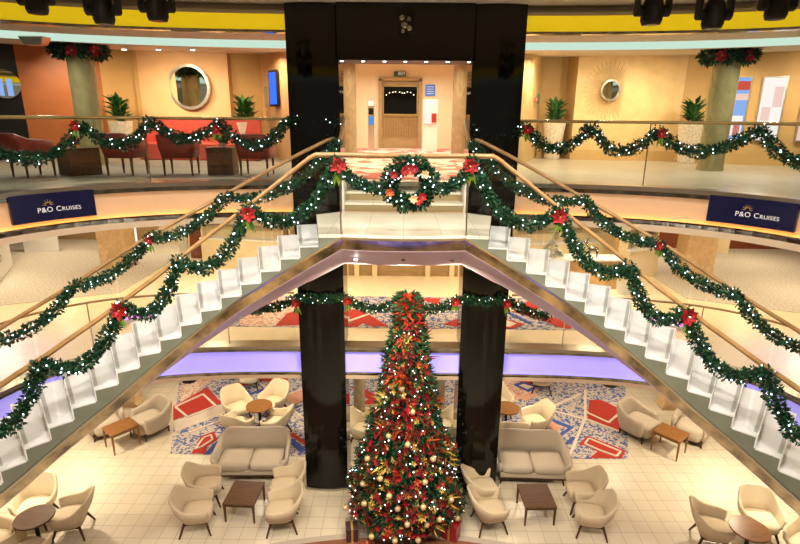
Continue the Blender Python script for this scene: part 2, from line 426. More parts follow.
# fascias of the two balconies: steel lip, light panel, LED strip, dark mirror band, cream lip
def fascia(E, z, panel, led, dz):
    A = with_n(E, z)
    q = MB().sweep(A, [(-.02, 0.004), (.30, .004), (.30, -.05), (.06, -dz[0] * .5), (-.02, -dz[0] * .5)], closed=True); struct(q.build('trim_1', M['brushed']))
    q = MB().sweep(A, [(.0, -dz[0] * .5), (.06, -dz[0] * .5), (.06, -dz[0]), (.0, -dz[0])], closed=True); struct(q.build('trim_1', M['dark_steel']))
    q = MB().sweep(A, [(.07, -dz[0]), (.09, -dz[0]), (.09, -dz[1] - .03), (.07, -dz[1] - .03)], closed=True); struct(q.build('trim_2', panel))
    q = MB().sweep(A, [(.015, -dz[1] - .012), (.05, -dz[1] - .012), (.05, -dz[1] - .03), (.015, -dz[1] - .03)], closed=True); struct(q.build('trim_3', led))
    q = MB().sweep(A, [(-.02, -dz[1] - .03), (-.02, -dz[1]), (-.01, -dz[1]), (-.01, -dz[1] - .03), (.09, -dz[1] - .03), (.09, -dz[2]), (0, -dz[2])], closed=True); struct(q.build('trim_4', M['dark_steel']))
    q = MB().sweep(A, [(-.01, -dz[2]), (.06, -dz[2]), (.10, -dz[3]), (.0, -dz[3])], closed=True); struct(q.build('trim_5', M['cream_lip']))
fascia(E3, D3, M['peach'], M['orange_led'], (.15, .57, .67, .78))
fascia(E2, D2, M['purple'], M['purple_led'], (.12, .56, .64, .72))
# floor finishes
def slab_poly(poly, z, th, name, m): return struct(MB().prism(poly, z, z + th).build(name, m))
for sx in (-1, 1):
    slab_poly([(sx * x, y) for x, y in ((7.4, 13.2), (9.8, 12.1), (13, 10.4), (20, 9.5), (20, 19.3), (7.4, 19.3))], D2, .012, 'floor', M['speckle'])
slab_poly([(-2.3, 10.25), (-2.3, 15.6), (-12, 14.6), (-14, 9), (-9.2, 7.0), (-8.2, 8.9), (-7, 10.0), (-5, 10.28)], D3, .012, 'floor', M['grey_carpet'])
# deck-3 ceiling: edge bulkhead in yellow, grey ring, glowing cove, ceiling
A4 = with_n(E4, 0)
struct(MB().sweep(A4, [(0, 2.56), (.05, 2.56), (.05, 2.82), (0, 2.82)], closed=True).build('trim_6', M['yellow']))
struct(MB().sweep(A4, [(-.02, 2.53), (.14, 2.53), (.14, 2.57), (-.02, 2.57)], closed=True).build('trim_7', M['dark_steel']))
struct(MB().sweep(A4, [(-.03, 2.82), (.1, 2.82), (.1, 3.0), (-.03, 2.87)], closed=True).build('trim_7', M['brushed']))
ring(E4, .14, 1.42, 2.60, .02, 'ceiling', M['ceiling'])
ring(E4, 1.42, 3.0, 2.645, .03, 'ceiling', M['cove'])
struct(MB().sweep(A4, [(2.95, 2.615), (6.5, 2.83), (6.5, 2.9), (2.95, 2.68)], closed=True).build('ceiling', M['ceiling']))
# dark gaps along the cove where the light strips stop
s = MB().prism([(-24, -15), (24, -15), (24, 25), (-24, 25)], 3.2, 3.3)
s = MB(); s.prism([(x, y) for x, y in sup(8.8, 5.5, 4.7, 3.0, 80)], 2.99, 3.05); struct(s.build('ceiling', M['atrium_ceiling']))

# ------------------------------------------------------------------ walls
def wall(name, pts, z0, z1, m, th=.12):
    return struct(MB().sweep(with_n(pts, 0, False, True), [(0, z0), (th, z0), (th, z1), (0, z1)]).build(name, m))
T3 = 2.85
# deck 3, left of the portal (x from left to right)
wall('wall_left', [(-16, 9.5), (-13.5, 12.2), (-9.75, 14.2)], D3, T3 + .1, M['dark_wall'])
wall('wall_back', [(-9.75, 14.2), (-9.0, 14.7), (-8.2, 15.2)], D3, T3 + .1, M['orange_wall'])
wall('wall_back', [(-8.2, 15.2), (-7.4, 15.55), (-7.4, 15.4)], D3, T3 + .1, M['ochre_wall'])
wall('wall_back', [(-7.4, 15.4), (-4.9, 15.65), (-4.9, 15.95)], D3, T3 + .1, M['peach_wall'])
wall('wall_back', [(-4.9, 15.95), (-4.1, 16.1)], D3, T3 + .1, M['ochre_wall'])
wall('wall_back', [(-4.1, 16.1), (-3.2, 14.6), (-2.6, 14.2)], D3, T3 + .1, M['peach_wall'])
# deck 3, right of the portal
wall('wall_back', [(2.6, 14.2), (3.2, 14.6), (4.0, 16.6), (4.0, 17.0)], D3, T3 + .2, M['pale_wall'])
wall('wall_back', [(4.0, 17.0), (4.85, 17.0), (4.85, 16.0)], D3, T3 + .2, M['tan_wall'])
wall('wall_back', [(4.85, 16.0), (7.75, 15.7)], D3, T3 + .1, M['pale_wall'])
wall('wall_back', [(7.75, 15.75), (8.42, 15.65), (8.42, 14.85)], D3, T3 + .1, M['tan_wall'])
wall('wall_right', [(8.42, 14.85), (9.6, 14.65), (12, 13.7), (15, 11.5), (17, 9)], D3, T3 + .1, M['tan_wall'])
struct(MB().sweep(with_n([(4.85, 15.97), (7.75, 15.67), (8.42, 14.82), (9.6, 14.62), (12, 13.67), (15, 11.48)], 0, False, True), [(-.03, 0), (0, 0), (0, .28), (-.03, .28)]).build('baseboard_right', M['tan_wall']))
# foyer behind the portal
wall('wall_back', [(-5, 21), (5, 21)], D3, 3.2, M['foyer_wall'])
wall('wall_left', [(-2.75, 21), (-2.75, 14.0)][::-1], D3, 3.2, M['cream_wall'])
wall('wall_right', [(2.75, 14.0), (2.75, 21)], D3, 3.2, M['cream_wall'])
struct(MB().prism([(-5, 14.2), (5, 14.2), (5, 22), (-5, 22)], 3.15, 3.2).build('ceiling', M['ceiling']))
struct(MB().prism([(-2.1, 10.35), (2.1, 10.35), (2.3, 20.9), (-2.3, 20.9)], 0, .012).build('floor', M['foyer_carpet']))
# deck 2 walls
wall('wall_back', [(-20, 17), (-15, 19.4), (-9.0, 19.2)], D2, -.75, M['brown_panel'])
wall('wall_back', [(-9.0, 19.2), (-6.9, 17.6)], D2, -.75, M['cream_wall'])
wall('wall_back', [(-6.9, 17.0), (-3.0, 16.2), (-1.6, 15.0)], D2, -.75, M['cream_wall'])
wall('wall_back', [(-1.6, 15.0), (1.6, 15.0)], D2, -.75, M['brown_panel'])
wall('wall_back', [(1.6, 15.0), (3.0, 16.2), (6.9, 17.0)], D2, -.75, M['cream_wall'])
wall('wall_back', [(6.9, 17.6), (9.0, 19.2)], D2, -.75, M['tan_wall'])
wall('wall_back', [(9.0, 19.2), (15, 19.4), (20, 17)], D2, -.75, M['brown_panel'])
for x in (-1.35, -.83, .72, 1.42):
    struct(MB().box((x, 14.95, D2 + 1.28), (.14, .1, 2.56)).build('trim_8', M['cream_wall']))
# deck 1 walls
wall('wall_back', [(-20, 14), (-10, 18.5), (10, 18.5), (20, 14)], D1, -4.0, M['cream_wall'])
# the two side walls of the hall, full height behind the decks
wall('wall_left', [(-22, -12), (-22, 20)], D1, 3.2, M['cream_wall'])
wall('wall_right', [(22, 20), (22, -12)], D1, 3.2, M['cream_wall'])

# ------------------------------------------------------------------ staircase
def near(s):
    a = math.radians(10.2 + 2.84 * (s - 1)); return (-.49 - 5.745 * math.sin(a), 1.81 + 5.745 * math.cos(a))
def far(s):
    a = math.radians(17.1 + 2.125 * (s - 1)); return (.874 - 9.24 * math.sin(a), .204 + 9.24 * math.cos(a))
LZ = -.48; RISE = .17; NT = 16
def tz(k): return LZ - RISE * k
def front_y(x): return 7.54 - .09 * (1 - (x / .9) ** 2)
RZ = [(-1.15, -.535), (0, -.715), (1.5, -.97), (4.3, -1.43), (7.1, -1.96), (8.6, -2.25), (10.3, -2.58), (12.7, -2.96), (14.3, -3.22), (15.1, -3.33), (17, -3.45)]
def rampz(s):
    for (a, za), (b, zb) in zip(RZ, RZ[1:]):
        if s <= b: return za + (zb - za) * max(0, s - a) / (b - a)
    return RZ[-1][1]
def mir(pt, sx): return (pt[0] * sx, *pt[1:]) if False else (-sx * pt[0],) + tuple(pt[1:])
st = thing('staircase', (0, 8.4, LZ), 'white double staircase splitting left and right from the central landing', 'staircase')
inv = Vector((0, -8.4, -LZ))
def st_build(mb, name, m, parent=None, **k):
    mb.v = [(v[0] + inv.x, v[1] + inv.y, v[2] + inv.z) for v in mb.v]
    return mb.build(name, m, parent or st, **k)
# landing
front = [(x / 10 * .9, front_y(x / 10 * .9)) for x in range(-10, 11)]
lp = front + [(-near(0)[0], near(0)[1]), (-far(0)[0], far(0)[1]), (1.12, 9.45), (-1.12, 9.45), far(0), near(0)]
st_build(MB().prism(lp, LZ - .05, LZ), 'landing', M['landing'])
for sx in (-1, 1):
    for k in range(1, NT + 1):
        a0, a1, b1, b0 = near(k - 1), near(k), far(k), far(k - 1)
        poly = [(-sx * p[0], p[1]) for p in (a0, a1, b1, b0)]
        poly = poly if sx > 0 else poly[::-1]
        z = tz(k)
        t = st_build(MB().prism(poly, z - .018, z), 'tread', M['tread'])
        # grey nosing strip near the outer edge, and riser below the edge
        def lerp(p, q, f): return (p[0] + (q[0] - p[0]) * f, p[1] + (q[1] - p[1]) * f)
        i0, i1 = lerp(a1, a0, .05), lerp(a1, a0, .20); j0, j1 = lerp(b1, b0, .05), lerp(b1, b0, .20)
        j0 = lerp(j0, i0, .06); j1 = lerp(j1, i1, .06); i0 = lerp(i0, j0, .08); i1 = lerp(i1, j1, .08)
        sp = [(-sx * p[0], p[1]) for p in (i0, i1, j1, j0)]
        st_build(MB().prism(sp if sx > 0 else sp[::-1], z, z + .004), 'nosing_strip', M['tread_strip'], parent=t)
        r0, r1 = lerp(a1, a0, .0), lerp(a1, a0, .06); q0, q1 = lerp(b1, b0, .0), lerp(b1, b0, .06)
        rp = [(-sx * p[0], p[1]) for p in (r0, r1, q1, q0)]
        st_build(MB().prism(rp if sx > 0 else rp[::-1], z - RISE, z - .018), 'riser', M['tread'], parent=t)
    # outer stringer plate under the zigzag of the treads, near and far side
    for fn, off in ((near, -1), (far, 1)):
        q = MB(); S = 4
        for k in range(1, NT + 1):
            for i in range(S):
                s0, s1 = k - 1 + i / S, k - 1 + (i + 1) / S
                p0, p1 = fn(s0), fn(s1)
                for (pa, pb, sa, sb) in ((p0, p1, s0, s1),):
                    d = .012
                    n_ = Vector((pa[0] - (-.49), pa[1] - 1.81)).normalized() * off
                    vs = []
                    for e in (0.0, d):
                        for (pp, z) in ((pa, tz(k) - .006), (pb, tz(k) - .006), (pb, rampz(sb)), (pa, rampz(sa))):
                            nn = -n_ if off < 0 else n_
                            vs.append((-sx * (pp[0] + nn[0] * (e * 1.0) * 1), pp[1] + nn[1] * e, z))
                    q.add(vs, [(0, 1, 2, 3), (7, 6, 5, 4), (0, 4, 5, 1), (1, 5, 6, 2), (2, 6, 7, 3), (3, 7, 4, 0)])
        st_build(q, 'stringer', M['stringer'])
    q = MB()
    for i in range(5):
        s0, s1 = -1.15 + i * .23, -1.15 + (i + 1) * .23; vs = []
        for e in (0, .012):
            for (pp, z) in ((near(s0), LZ - .05), (near(s1), LZ - .05), (near(s1), rampz(s1)), (near(s0), rampz(s0))): vs.append((-sx * pp[0], pp[1] - e, z))
        q.add(vs, [(0, 1, 2, 3), (7, 6, 5, 4), (0, 4, 5, 1), (1, 5, 6, 2), (2, 6, 7, 3), (3, 7, 4, 0)])
    st_build(q, 'stringer', M['stringer'])
# the curved side of landing and flights in one run: steel line, mirrored band, lilac chamfer, soffit
run = []
for i in range(int(15.6 * 4) + 1):
    s_ = NT - .4 + .4 - i / 4
    if s_ < -1.0: break
    run.append((near(s_)[0], near(s_)[1], rampz(s_)))
run += [(x, y, LZ - .055) for x, y in front]
L_ = [(x, y, z) for x, y, z in run if x < -.91]
run = L_ + [(x, y, LZ - .055) for x, y in front] + [(-x, y, z) for x, y, z in reversed(L_)]
pth = with_n([(x, y) for x, y, z in run], lambda i: run[i][2], False)   # left to right: normal points to the back? checked below
sgn = 1 if pth[len(pth) // 2][4] < 0 else -1
pth = [(x, y, z, nx * sgn, ny * sgn) for x, y, z, nx, ny in pth]       # outward = towards the open well
st_build(MB().sweep(pth, [(.0, .02), (.035, .02), (.035, -.015), (.0, -.015)]), 'steel_edge', M['steel'])
st_build(MB().sweep(pth, [(-.05, -.012), (.02, -.012), (.008, -.165), (-.09, -.165)]), 'mirror_band', M['mirror_painted_reflection'])
st_build(MB().sweep(pth, [(-.0, -.165), (-.0, -.18), (-.78, -.59), (-.78, -.165)]), 'soffit_edge', M['lilac'])
st_build(MB().sweep(pth, [(-.78, -.2), (-.78, -.60), (-1.30, -.60), (-1.30, -.2)]), 'soffit', M['lilac'])
for x in (-.72, .0, .74):
    t = st_build(MB().cyl((x, 7.82, LZ - .44), (x, 7.81, LZ - .465), .028, n=12), 'downlight', M['spot'] if x < 0 else M['dark_steel'])
# three steps from deck 3 down to the landing
for i, (y0, y1, z) in enumerate(((9.45, 9.80, LZ + .16), (9.75, 10.10, LZ + .32))):
    t = st_build(MB().box((0, (y0 + y1) / 2, z - .02), (2.12, y1 - y0, .04)), 'tread', M['landing'])
    st_build(MB().box((0, y0 + .03, z - .10), (2.10, .03, .12)), 'riser', M['riser_tan'])
st_build(MB().box((0, 10.07, -.11), (2.12, .03, .14)), 'riser', M['riser_tan'])
for sx in (-1, 1):
    st_build(MB().box((sx * 1.08, 9.76, -.2), (.035, .66, .56)), 'stair_cheek', M['white'])

# ------------------------------------------------------------------ black portal with its two tall columns
pt = thing('portal_frame', (0, 10.2, D1), 'tall glossy black portal of two columns and a deep lintel framing the foyer', 'portal')
def pb(mb, name, m, parent=None):
    mb.v = [(v[0], v[1] - 10.2, v[2] - D1) for v in mb.v]; return mb.build(name, m, parent or pt)
for sx in (-1, 1):
    N_ = 10; poly = []
    for i in range(N_ + 1):
        x = -.45 + .90 * i / N_; poly.append((sx * 1.605 + x, 9.86 - .07 * (1 - (x / .45) ** 2)))
    poly += [(sx * 1.605 + .45, 10.55), (sx * 1.605 - .45, 10.55)]
    c = pb(MB().prism(poly, D1, 2.985), 'column', M['black_gloss'])
    b = MB(); P2 = [(x + (x - sx * 1.605) * .05, y - .03 if y < 10.2 else y) for x, y in poly]
    pb(b.prism(P2, D1, D1 + .06), 'column_base', M['brushed'], None)
pb(MB().box((0, 10.15, 2.548), (2.34, .75, .876)), 'lintel', M['black_gloss'])
pb(MB().box((0, 10.15, 2.10), (2.32, .70, .03)), 'lintel_soffit', M['black_plain'])
# the sculpted emblem in the middle of the lintel
em = MB()
em.box((0, 9.77, 2.66), (.30, .02, .36)); 
e0 = pb(em, 'emblem_plate', M['black_plain'])
em = MB()
for (x, z, r) in ((-.06, 2.76, .05), (.05, 2.74, .045), (-.02, 2.64, .055), (.06, 2.60, .05), (-.05, 2.55, .04)):
    em.cyl((x, 9.76, z), (x, 9.74, z), r, r * .6, 14)
pb(em, 'emblem', M['dark_steel'])

# ------------------------------------------------------------------ marble and wood-clad columns
def round_column(x, y, z0, z1, r, m, label, group=None, sq=False):
    t = thing('column', (x, y, z0), label, 'column', group)
    if sq: bevel(MB().box((0, 0, (z1 - z0) / 2), (r * 2, r * 1.5, z1 - z0)).build('shaft', m, t), .04, 3)
    else: MB().cyl((0, 0, 0), (0, 0, z1 - z0), r, n=32).build('shaft', m, t, smooth=False)
    (MB().box((0, 0, .05), (r * 2.06, r * 1.56, .10)) if sq else MB().cyl((0, 0, 0), (0, 0, .09), r * 1.04, n=32)).build('plinth', m, t)
    return t
round_column(-7.38, 12.9, D3, 2.66, .28, M['marble_olive'], 'olive marble column behind the brown cube table on the upper deck, left side')
round_column(7.25, 12.9, D3, 2.66, .28, M['marble_olive'], 'olive marble column in the right gallery beside the lit posters')
round_column(-1.72, 17.2, D3, 3.15, .22, M['marble_beige'], 'beige marble column in the foyer, left of the information pillar')
round_column(1.68, 17.2, D3, 3.15, .22, M['marble_beige'], 'beige marble column in the foyer, right of the white notice stand')
round_column(-1.42, 11.4, D3, 2.62, .07, M['marble_beige'], 'slim beige pilaster against the left inner edge of the black portal')
round_column(1.44, 11.4, D3, 2.62, .07, M['marble_beige'], 'slim beige pilaster against the right inner edge of the black portal')
round_column(-8.7, 15.7, D2, -.76, .43, M['burl'], 'square burl wood column on the middle deck, left side', None, True)
round_column(8.55, 15.2, D2, -.76, .43, M['burl'], 'square burl wood column on the middle deck, right side', None, True)
round_column(-7.6, 13.3, D1, -4.02, .27, M['burl'], 'square burl wood column on the lowest deck behind the left armchairs', None, True)
round_column(7.55, 13.5, D1, -4.02, .27, M['burl'], 'square burl wood column on the lowest deck behind the right armchairs', None, True)
round_column(-1.17, 13.1, D1, -4.02, .16, M['marble_beige'], 'beige lower deck column left of the tall tree')
round_column(1.02, 13.1, D1, -4.02, .16, M['marble_beige'], 'beige lower deck column right of the tall tree')
round_column(-1.55, 13.1, D1, -4.02, .10, M['marble_beige'], 'slender beige lower deck column half behind the left black column')

# ------------------------------------------------------------------ balustrades
def balustrade(name, pts, zf, label, h=1.10, m='brass_rail', off=.12, n_post=5, glass=True, r=.03):
    """pts with normals; handrail, glass, posts"""
    cx, cy = pts[len(pts) // 2][0], pts[len(pts) // 2][1]
    t = thing(name, (cx, cy, zf), label, 'balustrade')
    def loc(mb): mb.v = [(v[0] - cx, v[1] - cy, v[2] - zf) for v in mb.v]; return mb
    rr = [(off + r * 1.2 * math.cos(a * PI / 4), h + r * math.sin(a * PI / 4)) for a in range(8)]
    base = [(x, y, z, nx, ny) for x, y, z, nx, ny in pts]
    loc(MB().sweep(base, rr)).build('handrail', M[m], t, smooth=True)
    if glass: loc(MB().sweep(base, [(off - .005, .02), (off + .005, .02), (off + .005, h - .03), (off - .005, h - .03)])).build('glass_panel', M['glass'], t)
    for i in range(n_post):
        p = base[int((len(base) - 1) * (i + .5) / n_post)]
        x, y = p[0] + p[3] * off, p[1] + p[4] * off
        loc(MB().cyl((x, y, p[2]), (x, y, p[2] + h), .012, n=8)).build('post', M['steel'], t)
    return t
def edge_path(E, x0, x1, z, ymin=1.0):
    A = with_n(E, z)
    c = [p for p in A if p[1] > ymin and x0 <= p[0] <= x1]
    return sorted(c, key=lambda p: -((math.atan2(p[1] - 4.7, p[0]) + PI / 2) % (2 * PI)))
balustrade('balustrade', edge_path(E3, -6.6, -1.2, D3), D3, 'brass-topped glass balustrade along the upper deck, left of the portal', r=.028, n_post=2)
balustrade('balustrade', edge_path(E3, 1.2, 6.6, D3), D3, 'brass-topped glass balustrade along the upper deck, right of the portal', r=.028, n_post=2)
balustrade('balustrade', edge_path(E2, -7.0, -2.05, D2), D2, 'glass balustrade with wooden rail round the middle deck behind the left flight', m='handrail', r=.022)
balustrade('balustrade', edge_path(E2, 2.05, 7.0, D2), D2, 'glass balustrade with wooden rail round the middle deck behind the right flight', m='handrail', r=.022)

def interp(tab, s):
    if s <= tab[0][0]: return tab[0][1]
    for (a, za), (b, zb) in zip(tab, tab[1:]):
        if s <= b: return za + (zb - za) * (s - a) / (b - a)
    return tab[-1][1]
NR = [(-1.2, .64), (.1, .64), (3.2, -.02), (5.7, -.52), (8, -.98), (10.3, -1.38), (12.4, -1.70), (14.3, -1.94), (16, -2.15)]
FR = [(-1.4, .79), (-.8, .79), (.7, .55), (4.6, -.13), (8.2, -.74), (11.1, -1.28), (13.8, -1.71), (16, -2.1)]
def nrail(s): x, y = near(s); return (x, y, interp(NR, s))
def frail(s): x, y = far(s); return (x, y, interp(FR, s))
# the near railing runs without a break: left flight, landing front, right flight
nr = thing('stair_railing', (0, 7.5, LZ), 'wooden handrail on glass panels along the front of landing and both flights', 'railing')
def nb(mb, name, m, smooth=False, parent=None):
    mb.v = [(v[0], v[1] - 7.5, v[2] - LZ) for v in mb.v]; return mb.build(name, m, parent or nr, smooth)
Lr = [nrail(16 - i / 3) for i in range(int(17 * 3) + 1)]
Lr = [p for p in Lr if p[0] < -.91]
Rl = Lr + [(x, y, .64) for x, y in front[1:-1]] + [(-x, y, z) for x, y, z in reversed(Lr)]
rp_ = with_n([(x, y) for x, y, z in Rl], lambda i: Rl[i][2], False)
octo = lambda r: [(r * 1.25 * math.cos(a * PI / 4), r * math.sin(a * PI / 4)) for a in range(8)]
nb(MB().sweep(rp_, octo(.036)), 'handrail', M['handrail'], True)
def glass_run(tabfn, basefn, s0, s1, sx):
    q = MB(); n = 24; vs = []; fs = []
    for i in range(n + 1):
        s_ = s0 + (s1 - s0) * i / n; x, y, zt = tabfn(s_); zb = basefn(s_)
        for d in (-.005, .005): vs += [(-sx * x, y + d, zb), (-sx * x, y + d, zt - .03)]
    for i in range(n):
        a = i * 4; b = a + 4
        fs += [(a, b, b + 1, a + 1), (a + 2, a + 3, b + 3, b + 2), (a + 1, b + 1, b + 3, a + 3), (a, a + 2, b + 2, b)]
    return q.add(vs, fs)
for sx in (-1, 1):
    for i in range(5):
        a, b = -1.1 + i * 3.4 + .06, -1.1 + (i + 1) * 3.4 - .06
        nb(glass_run(nrail, lambda s_: LZ - RISE * max(s_, 0) - .02, a, min(b, 15.9), sx), 'glass_panel', M['glass'])
    for s_ in (-1.15,):
        x, y, z = nrail(s_); zb = LZ - RISE * max(s_, 0)
        nb(MB().box((-sx * x, y + .0, (z + zb) / 2), (.02, .03, z - zb)), 'post', M['steel'])
q = MB(); q.sweep(with_n(front, 0, False), [(-.005, LZ), (.005, LZ), (.005, .60), (-.005, .60)]); nb(q, 'glass_panel', M['glass'])
for sx in (-1, 1):
    t = thing('stair_railing', (sx * 3.2, 8.5, -1.3), 'wooden handrail on glass along the back of the %s flight, rising to the upper deck' % ('left' if sx < 0 else 'right'), 'railing')
    def fb(mb, name, m, smooth=False):
        mb.v = [(v[0] - sx * 3.2, v[1] - 8.5, v[2] + 1.3) for v in mb.v]; return mb.build(name, m, t, smooth)
    pts = [frail(16 - i / 3) for i in range(int(17.3 * 3) + 1)]
    pts = [p for p in pts if p[0] < -1.1]
    pp = with_n([(-sx * x, y) for x, y, z in pts], lambda i: pts[i][2], False)
    fb(MB().sweep(pp, octo(.034)), 'handrail', M['handrail'], True)
    q = MB().cyl((sx * 1.08, 9.25, .79), (sx * 1.09, 10.0, 1.10), .035, n=10); fb(q, 'handrail_end', M['handrail'])
    for i in range(5):
        a, b = -.7 + i * 3.35 + .05, -.7 + (i + 1) * 3.35 - .05
        fb(glass_run(frail, lambda s_: LZ - RISE * max(s_, 0) - .02, a, min(b, 15.9), sx), 'glass_panel', M['glass'])
# walkways that carry the two flights' feet to the middle deck
for sx in (-1, 1):
    a, b = near(16), far(16)
    poly = [(-sx * a[0], a[1]), (-sx * b[0], b[1]), (sx * 7.05, b[1] - .2), (sx * 7.05, a[1] - 1.3), (-sx * a[0], a[1] - 1.0)]
    struct(MB().prism(poly if sx > 0 else poly[::-1], D2 - .25, D2 + .0).build('floor', M['cream_floor']))

# ------------------------------------------------------------------ garlands
BULB = None
def bulb_mesh(r, m, nm='fairy_light'):
    q = MB(); q.sphere((0, 0, 0), r, 6, 4)
    me = q.build(nm, m); d = me.data; bpy.data.objects.remove(me); return d
B_COOL = bulb_mesh(.0105, M['bulb']); B_WARM = bulb_mesh(.011, M['bulb_warm'])
def rnd_dir():
    while True:
        v = Vector((random.uniform(-1, 1), random.uniform(-1, 1), random.uniform(-1, 1)))
        if .05 < v.length < 1: return v.normalized()
def foliage(path, rad, per_m, L=.055, W=.032):
    q = MB(); per_m *= 1.35
    for i in range(len(path) - 1):
        a, b = Vector(path[i]), Vector(path[i + 1]); seg = (b - a).length; n = int(seg * per_m)
        d = (b - a).normalized()
        for k in range(n):
            r = rnd_dir(); r = (r - d * r.dot(d) * .6)
            rr = rad * (.25 + .75 * random.random() ** .6) * (1 + .25 * math.sin(i * 1.7))
            p = a + (b - a) * random.random() + r.normalized() * rr
            dr = (r.normalized() + rnd_dir() * .8).normalized()
            q.leaf(p, dr, rnd_dir(), L * random.uniform(.7, 1.3), W * random.uniform(.8, 1.3))
    # a twisted stem keeps the middle closed
    for i in range(len(path) - 1):
        if (Vector(path[i + 1]) - Vector(path[i])).length > 1e-4: q.cyl(path[i], path[i + 1], rad * .42, n=6, cap=False)
    return q
def droop(a, b, sag, n=10):
    a, b = Vector(a), Vector(b); out = []
    for i in range(n):
        t = i / n; p = a.lerp(b, t); p.z -= sag * 4 * t * (1 - t); out.append(p)
    return out
def swags(pts, sags):
    out = []
    for i in range(len(pts) - 1): out += droop(pts[i], pts[i + 1], sags[i])
    out.append(Vector(pts[-1])); return out
def make_bow(parent, p, r=.12, facing=(0, -1, 0), red='red_petal', tails=True, name='poinsettia_bow'):
    f = Vector(facing).normalized(); q = MB(); a = f.orthogonal().normalized(); b = f.cross(a)
    for ringn, (cnt, L, lift) in enumerate(((7, r, .25), (6, r * .7, .6))):
        for i in range(cnt):
            t = 2 * PI * (i + .5 * ringn) / cnt + random.uniform(-.15, .15)
            d = a * math.cos(t) + b * math.sin(t) + f * lift
            q.leaf(Vector((0, 0, 0)) + f * .02, d, f, L * random.uniform(.85, 1.1), L * .75)
    o = q.build(name, M[red], parent, loc=tuple(Vector(p) - parent.location + f * .06)); 
    c = MB().sphere(tuple(f * .03), r * .09, 8, 6).build('flower_centre', M['gold'], o)
    if tails:
        g = MB()
        for i in range(9):
            g.leaf((random.uniform(-.04, .04), 0, -.05 - random.random() * .05) + f * .01 if False else Vector((random.uniform(-.04, .04), 0, -.06)) + f * .01,
                   Vector((random.uniform(-.5, .5), 0, -1)) + f * .2, f, r * random.uniform(.9, 1.8), .035)
        g.build('trailing_leaves', M['ribbon_green'], o)
    return o
def garland(path, label, rad=.085, per_m=620, nl=90, bows=(), facing=(0, -1, 0), group=None, bow_r=.13, warm=False, extra=0):
    c = path[len(path) // 2]
    t = thing('garland', tuple(c), label, 'garland', group)
    q = foliage([tuple(Vector(p) - Vector(c)) for p in path], rad, per_m)
    q.build('foliage', M['needle'], t)
    # lights
    L = [0]
    for a, b in zip(path, path[1:]): L.append(L[-1] + (Vector(b) - Vector(a)).length)
    first = None
    for k in range(nl):
        d = L[-1] * (k + random.random()) / nl
        i = max(j for j in range(len(L)) if L[j] <= d); i = min(i, len(path) - 2)
        f = (d - L[i]) / max(1e-6, L[i + 1] - L[i])
        r = rnd_dir(); fr = Vector(facing).normalized()
        if r.dot(fr) < 0 and random.random() < .75: r = r - 2 * fr * r.dot(fr)
        p = Vector(path[i]).lerp(Vector(path[i + 1]), f) + r * rad * 1.05 - Vector(c)
        o = bpy.data.objects.new('fairy_light', B_WARM if warm and random.random() < .5 else B_COOL); COL.objects.link(o); o.parent = t; o.location = p
    for b in bows: make_bow(t, b, bow_r, facing)
    return t
OFF = .09
def n_at(s, sx): x, y, z = nrail(s); return (-sx * x * 1.0, y - OFF, z - .03)
def f_at(s, sx): x, y, z = frail(s); return (-sx * x, y - OFF, z - .03)
for sx in (-1, 1):
    side = 'left' if sx < 0 else 'right'
    ks = [-1.15, 3.2, 6.6, 9.2, 12.6, 15.8]
    # attached points follow the rail, so each swag is bent a little to stay outside the glass
    path = []
    sg = [.50, .40, .40, .42, .52]
    for i in range(5):
        for j in range(12):
            t_ = j / 12; s_ = ks[i] + (ks[i + 1] - ks[i]) * t_
            a, b = n_at(ks[i], sx), n_at(ks[i + 1], sx); x, y, _ = n_at(s_, sx)
            z = a[2] + (b[2] - a[2]) * t_ - sg[i] * 4 * t_ * (1 - t_)
            path.append(Vector((x, y, z)))
    path.append(Vector(n_at(ks[-1], sx)))
    fc = (0, -1, .25)
    garland(path, 'lit green garland looped along the near rail of the %s flight, with red poinsettias' % side, .078, 640, 98,
            [n_at(ks[0], sx)[:2] + (n_at(ks[0], sx)[2] - .12,), n_at(ks[1], sx)[:2] + (n_at(ks[1], sx)[2] - .10,), n_at(ks[3], sx)[:2] + (n_at(ks[3], sx)[2] - .08,)], fc)
    ks = [-1.2, 4.2, 7.6, 10.9, 14.2]; sg = [.36, .20, .18, .24]; path = []
    for i in range(4):
        for j in range(12):
            t_ = j / 12; s_ = ks[i] + (ks[i + 1] - ks[i]) * t_
            a, b = f_at(ks[i], sx), f_at(ks[i + 1], sx); x, y, _ = f_at(s_, sx)
            path.append(Vector((x, y, a[2] + (b[2] - a[2]) * t_ - sg[i] * 4 * t_ * (1 - t_))))
    path.append(Vector(f_at(ks[-1], sx)))
    b0 = path[24]
    garland(path, 'lit green garland looped along the back rail of the %s flight, seen behind the glass' % side, .07, 520, 80,
            [tuple(path[24] - Vector((0, 0, .05)))], fc, bow_r=.085)
    # landing front, from the corner bow to the wreath
    p0 = (sx * .92, 7.42, .50); p1 = (.08 + sx * .40, 7.36, .20)
    garland(droop(p0, p1, .08) + [Vector(p1)], 'short green swag from the %s landing corner to the wreath' % side, .062, 700, 12, (), fc)
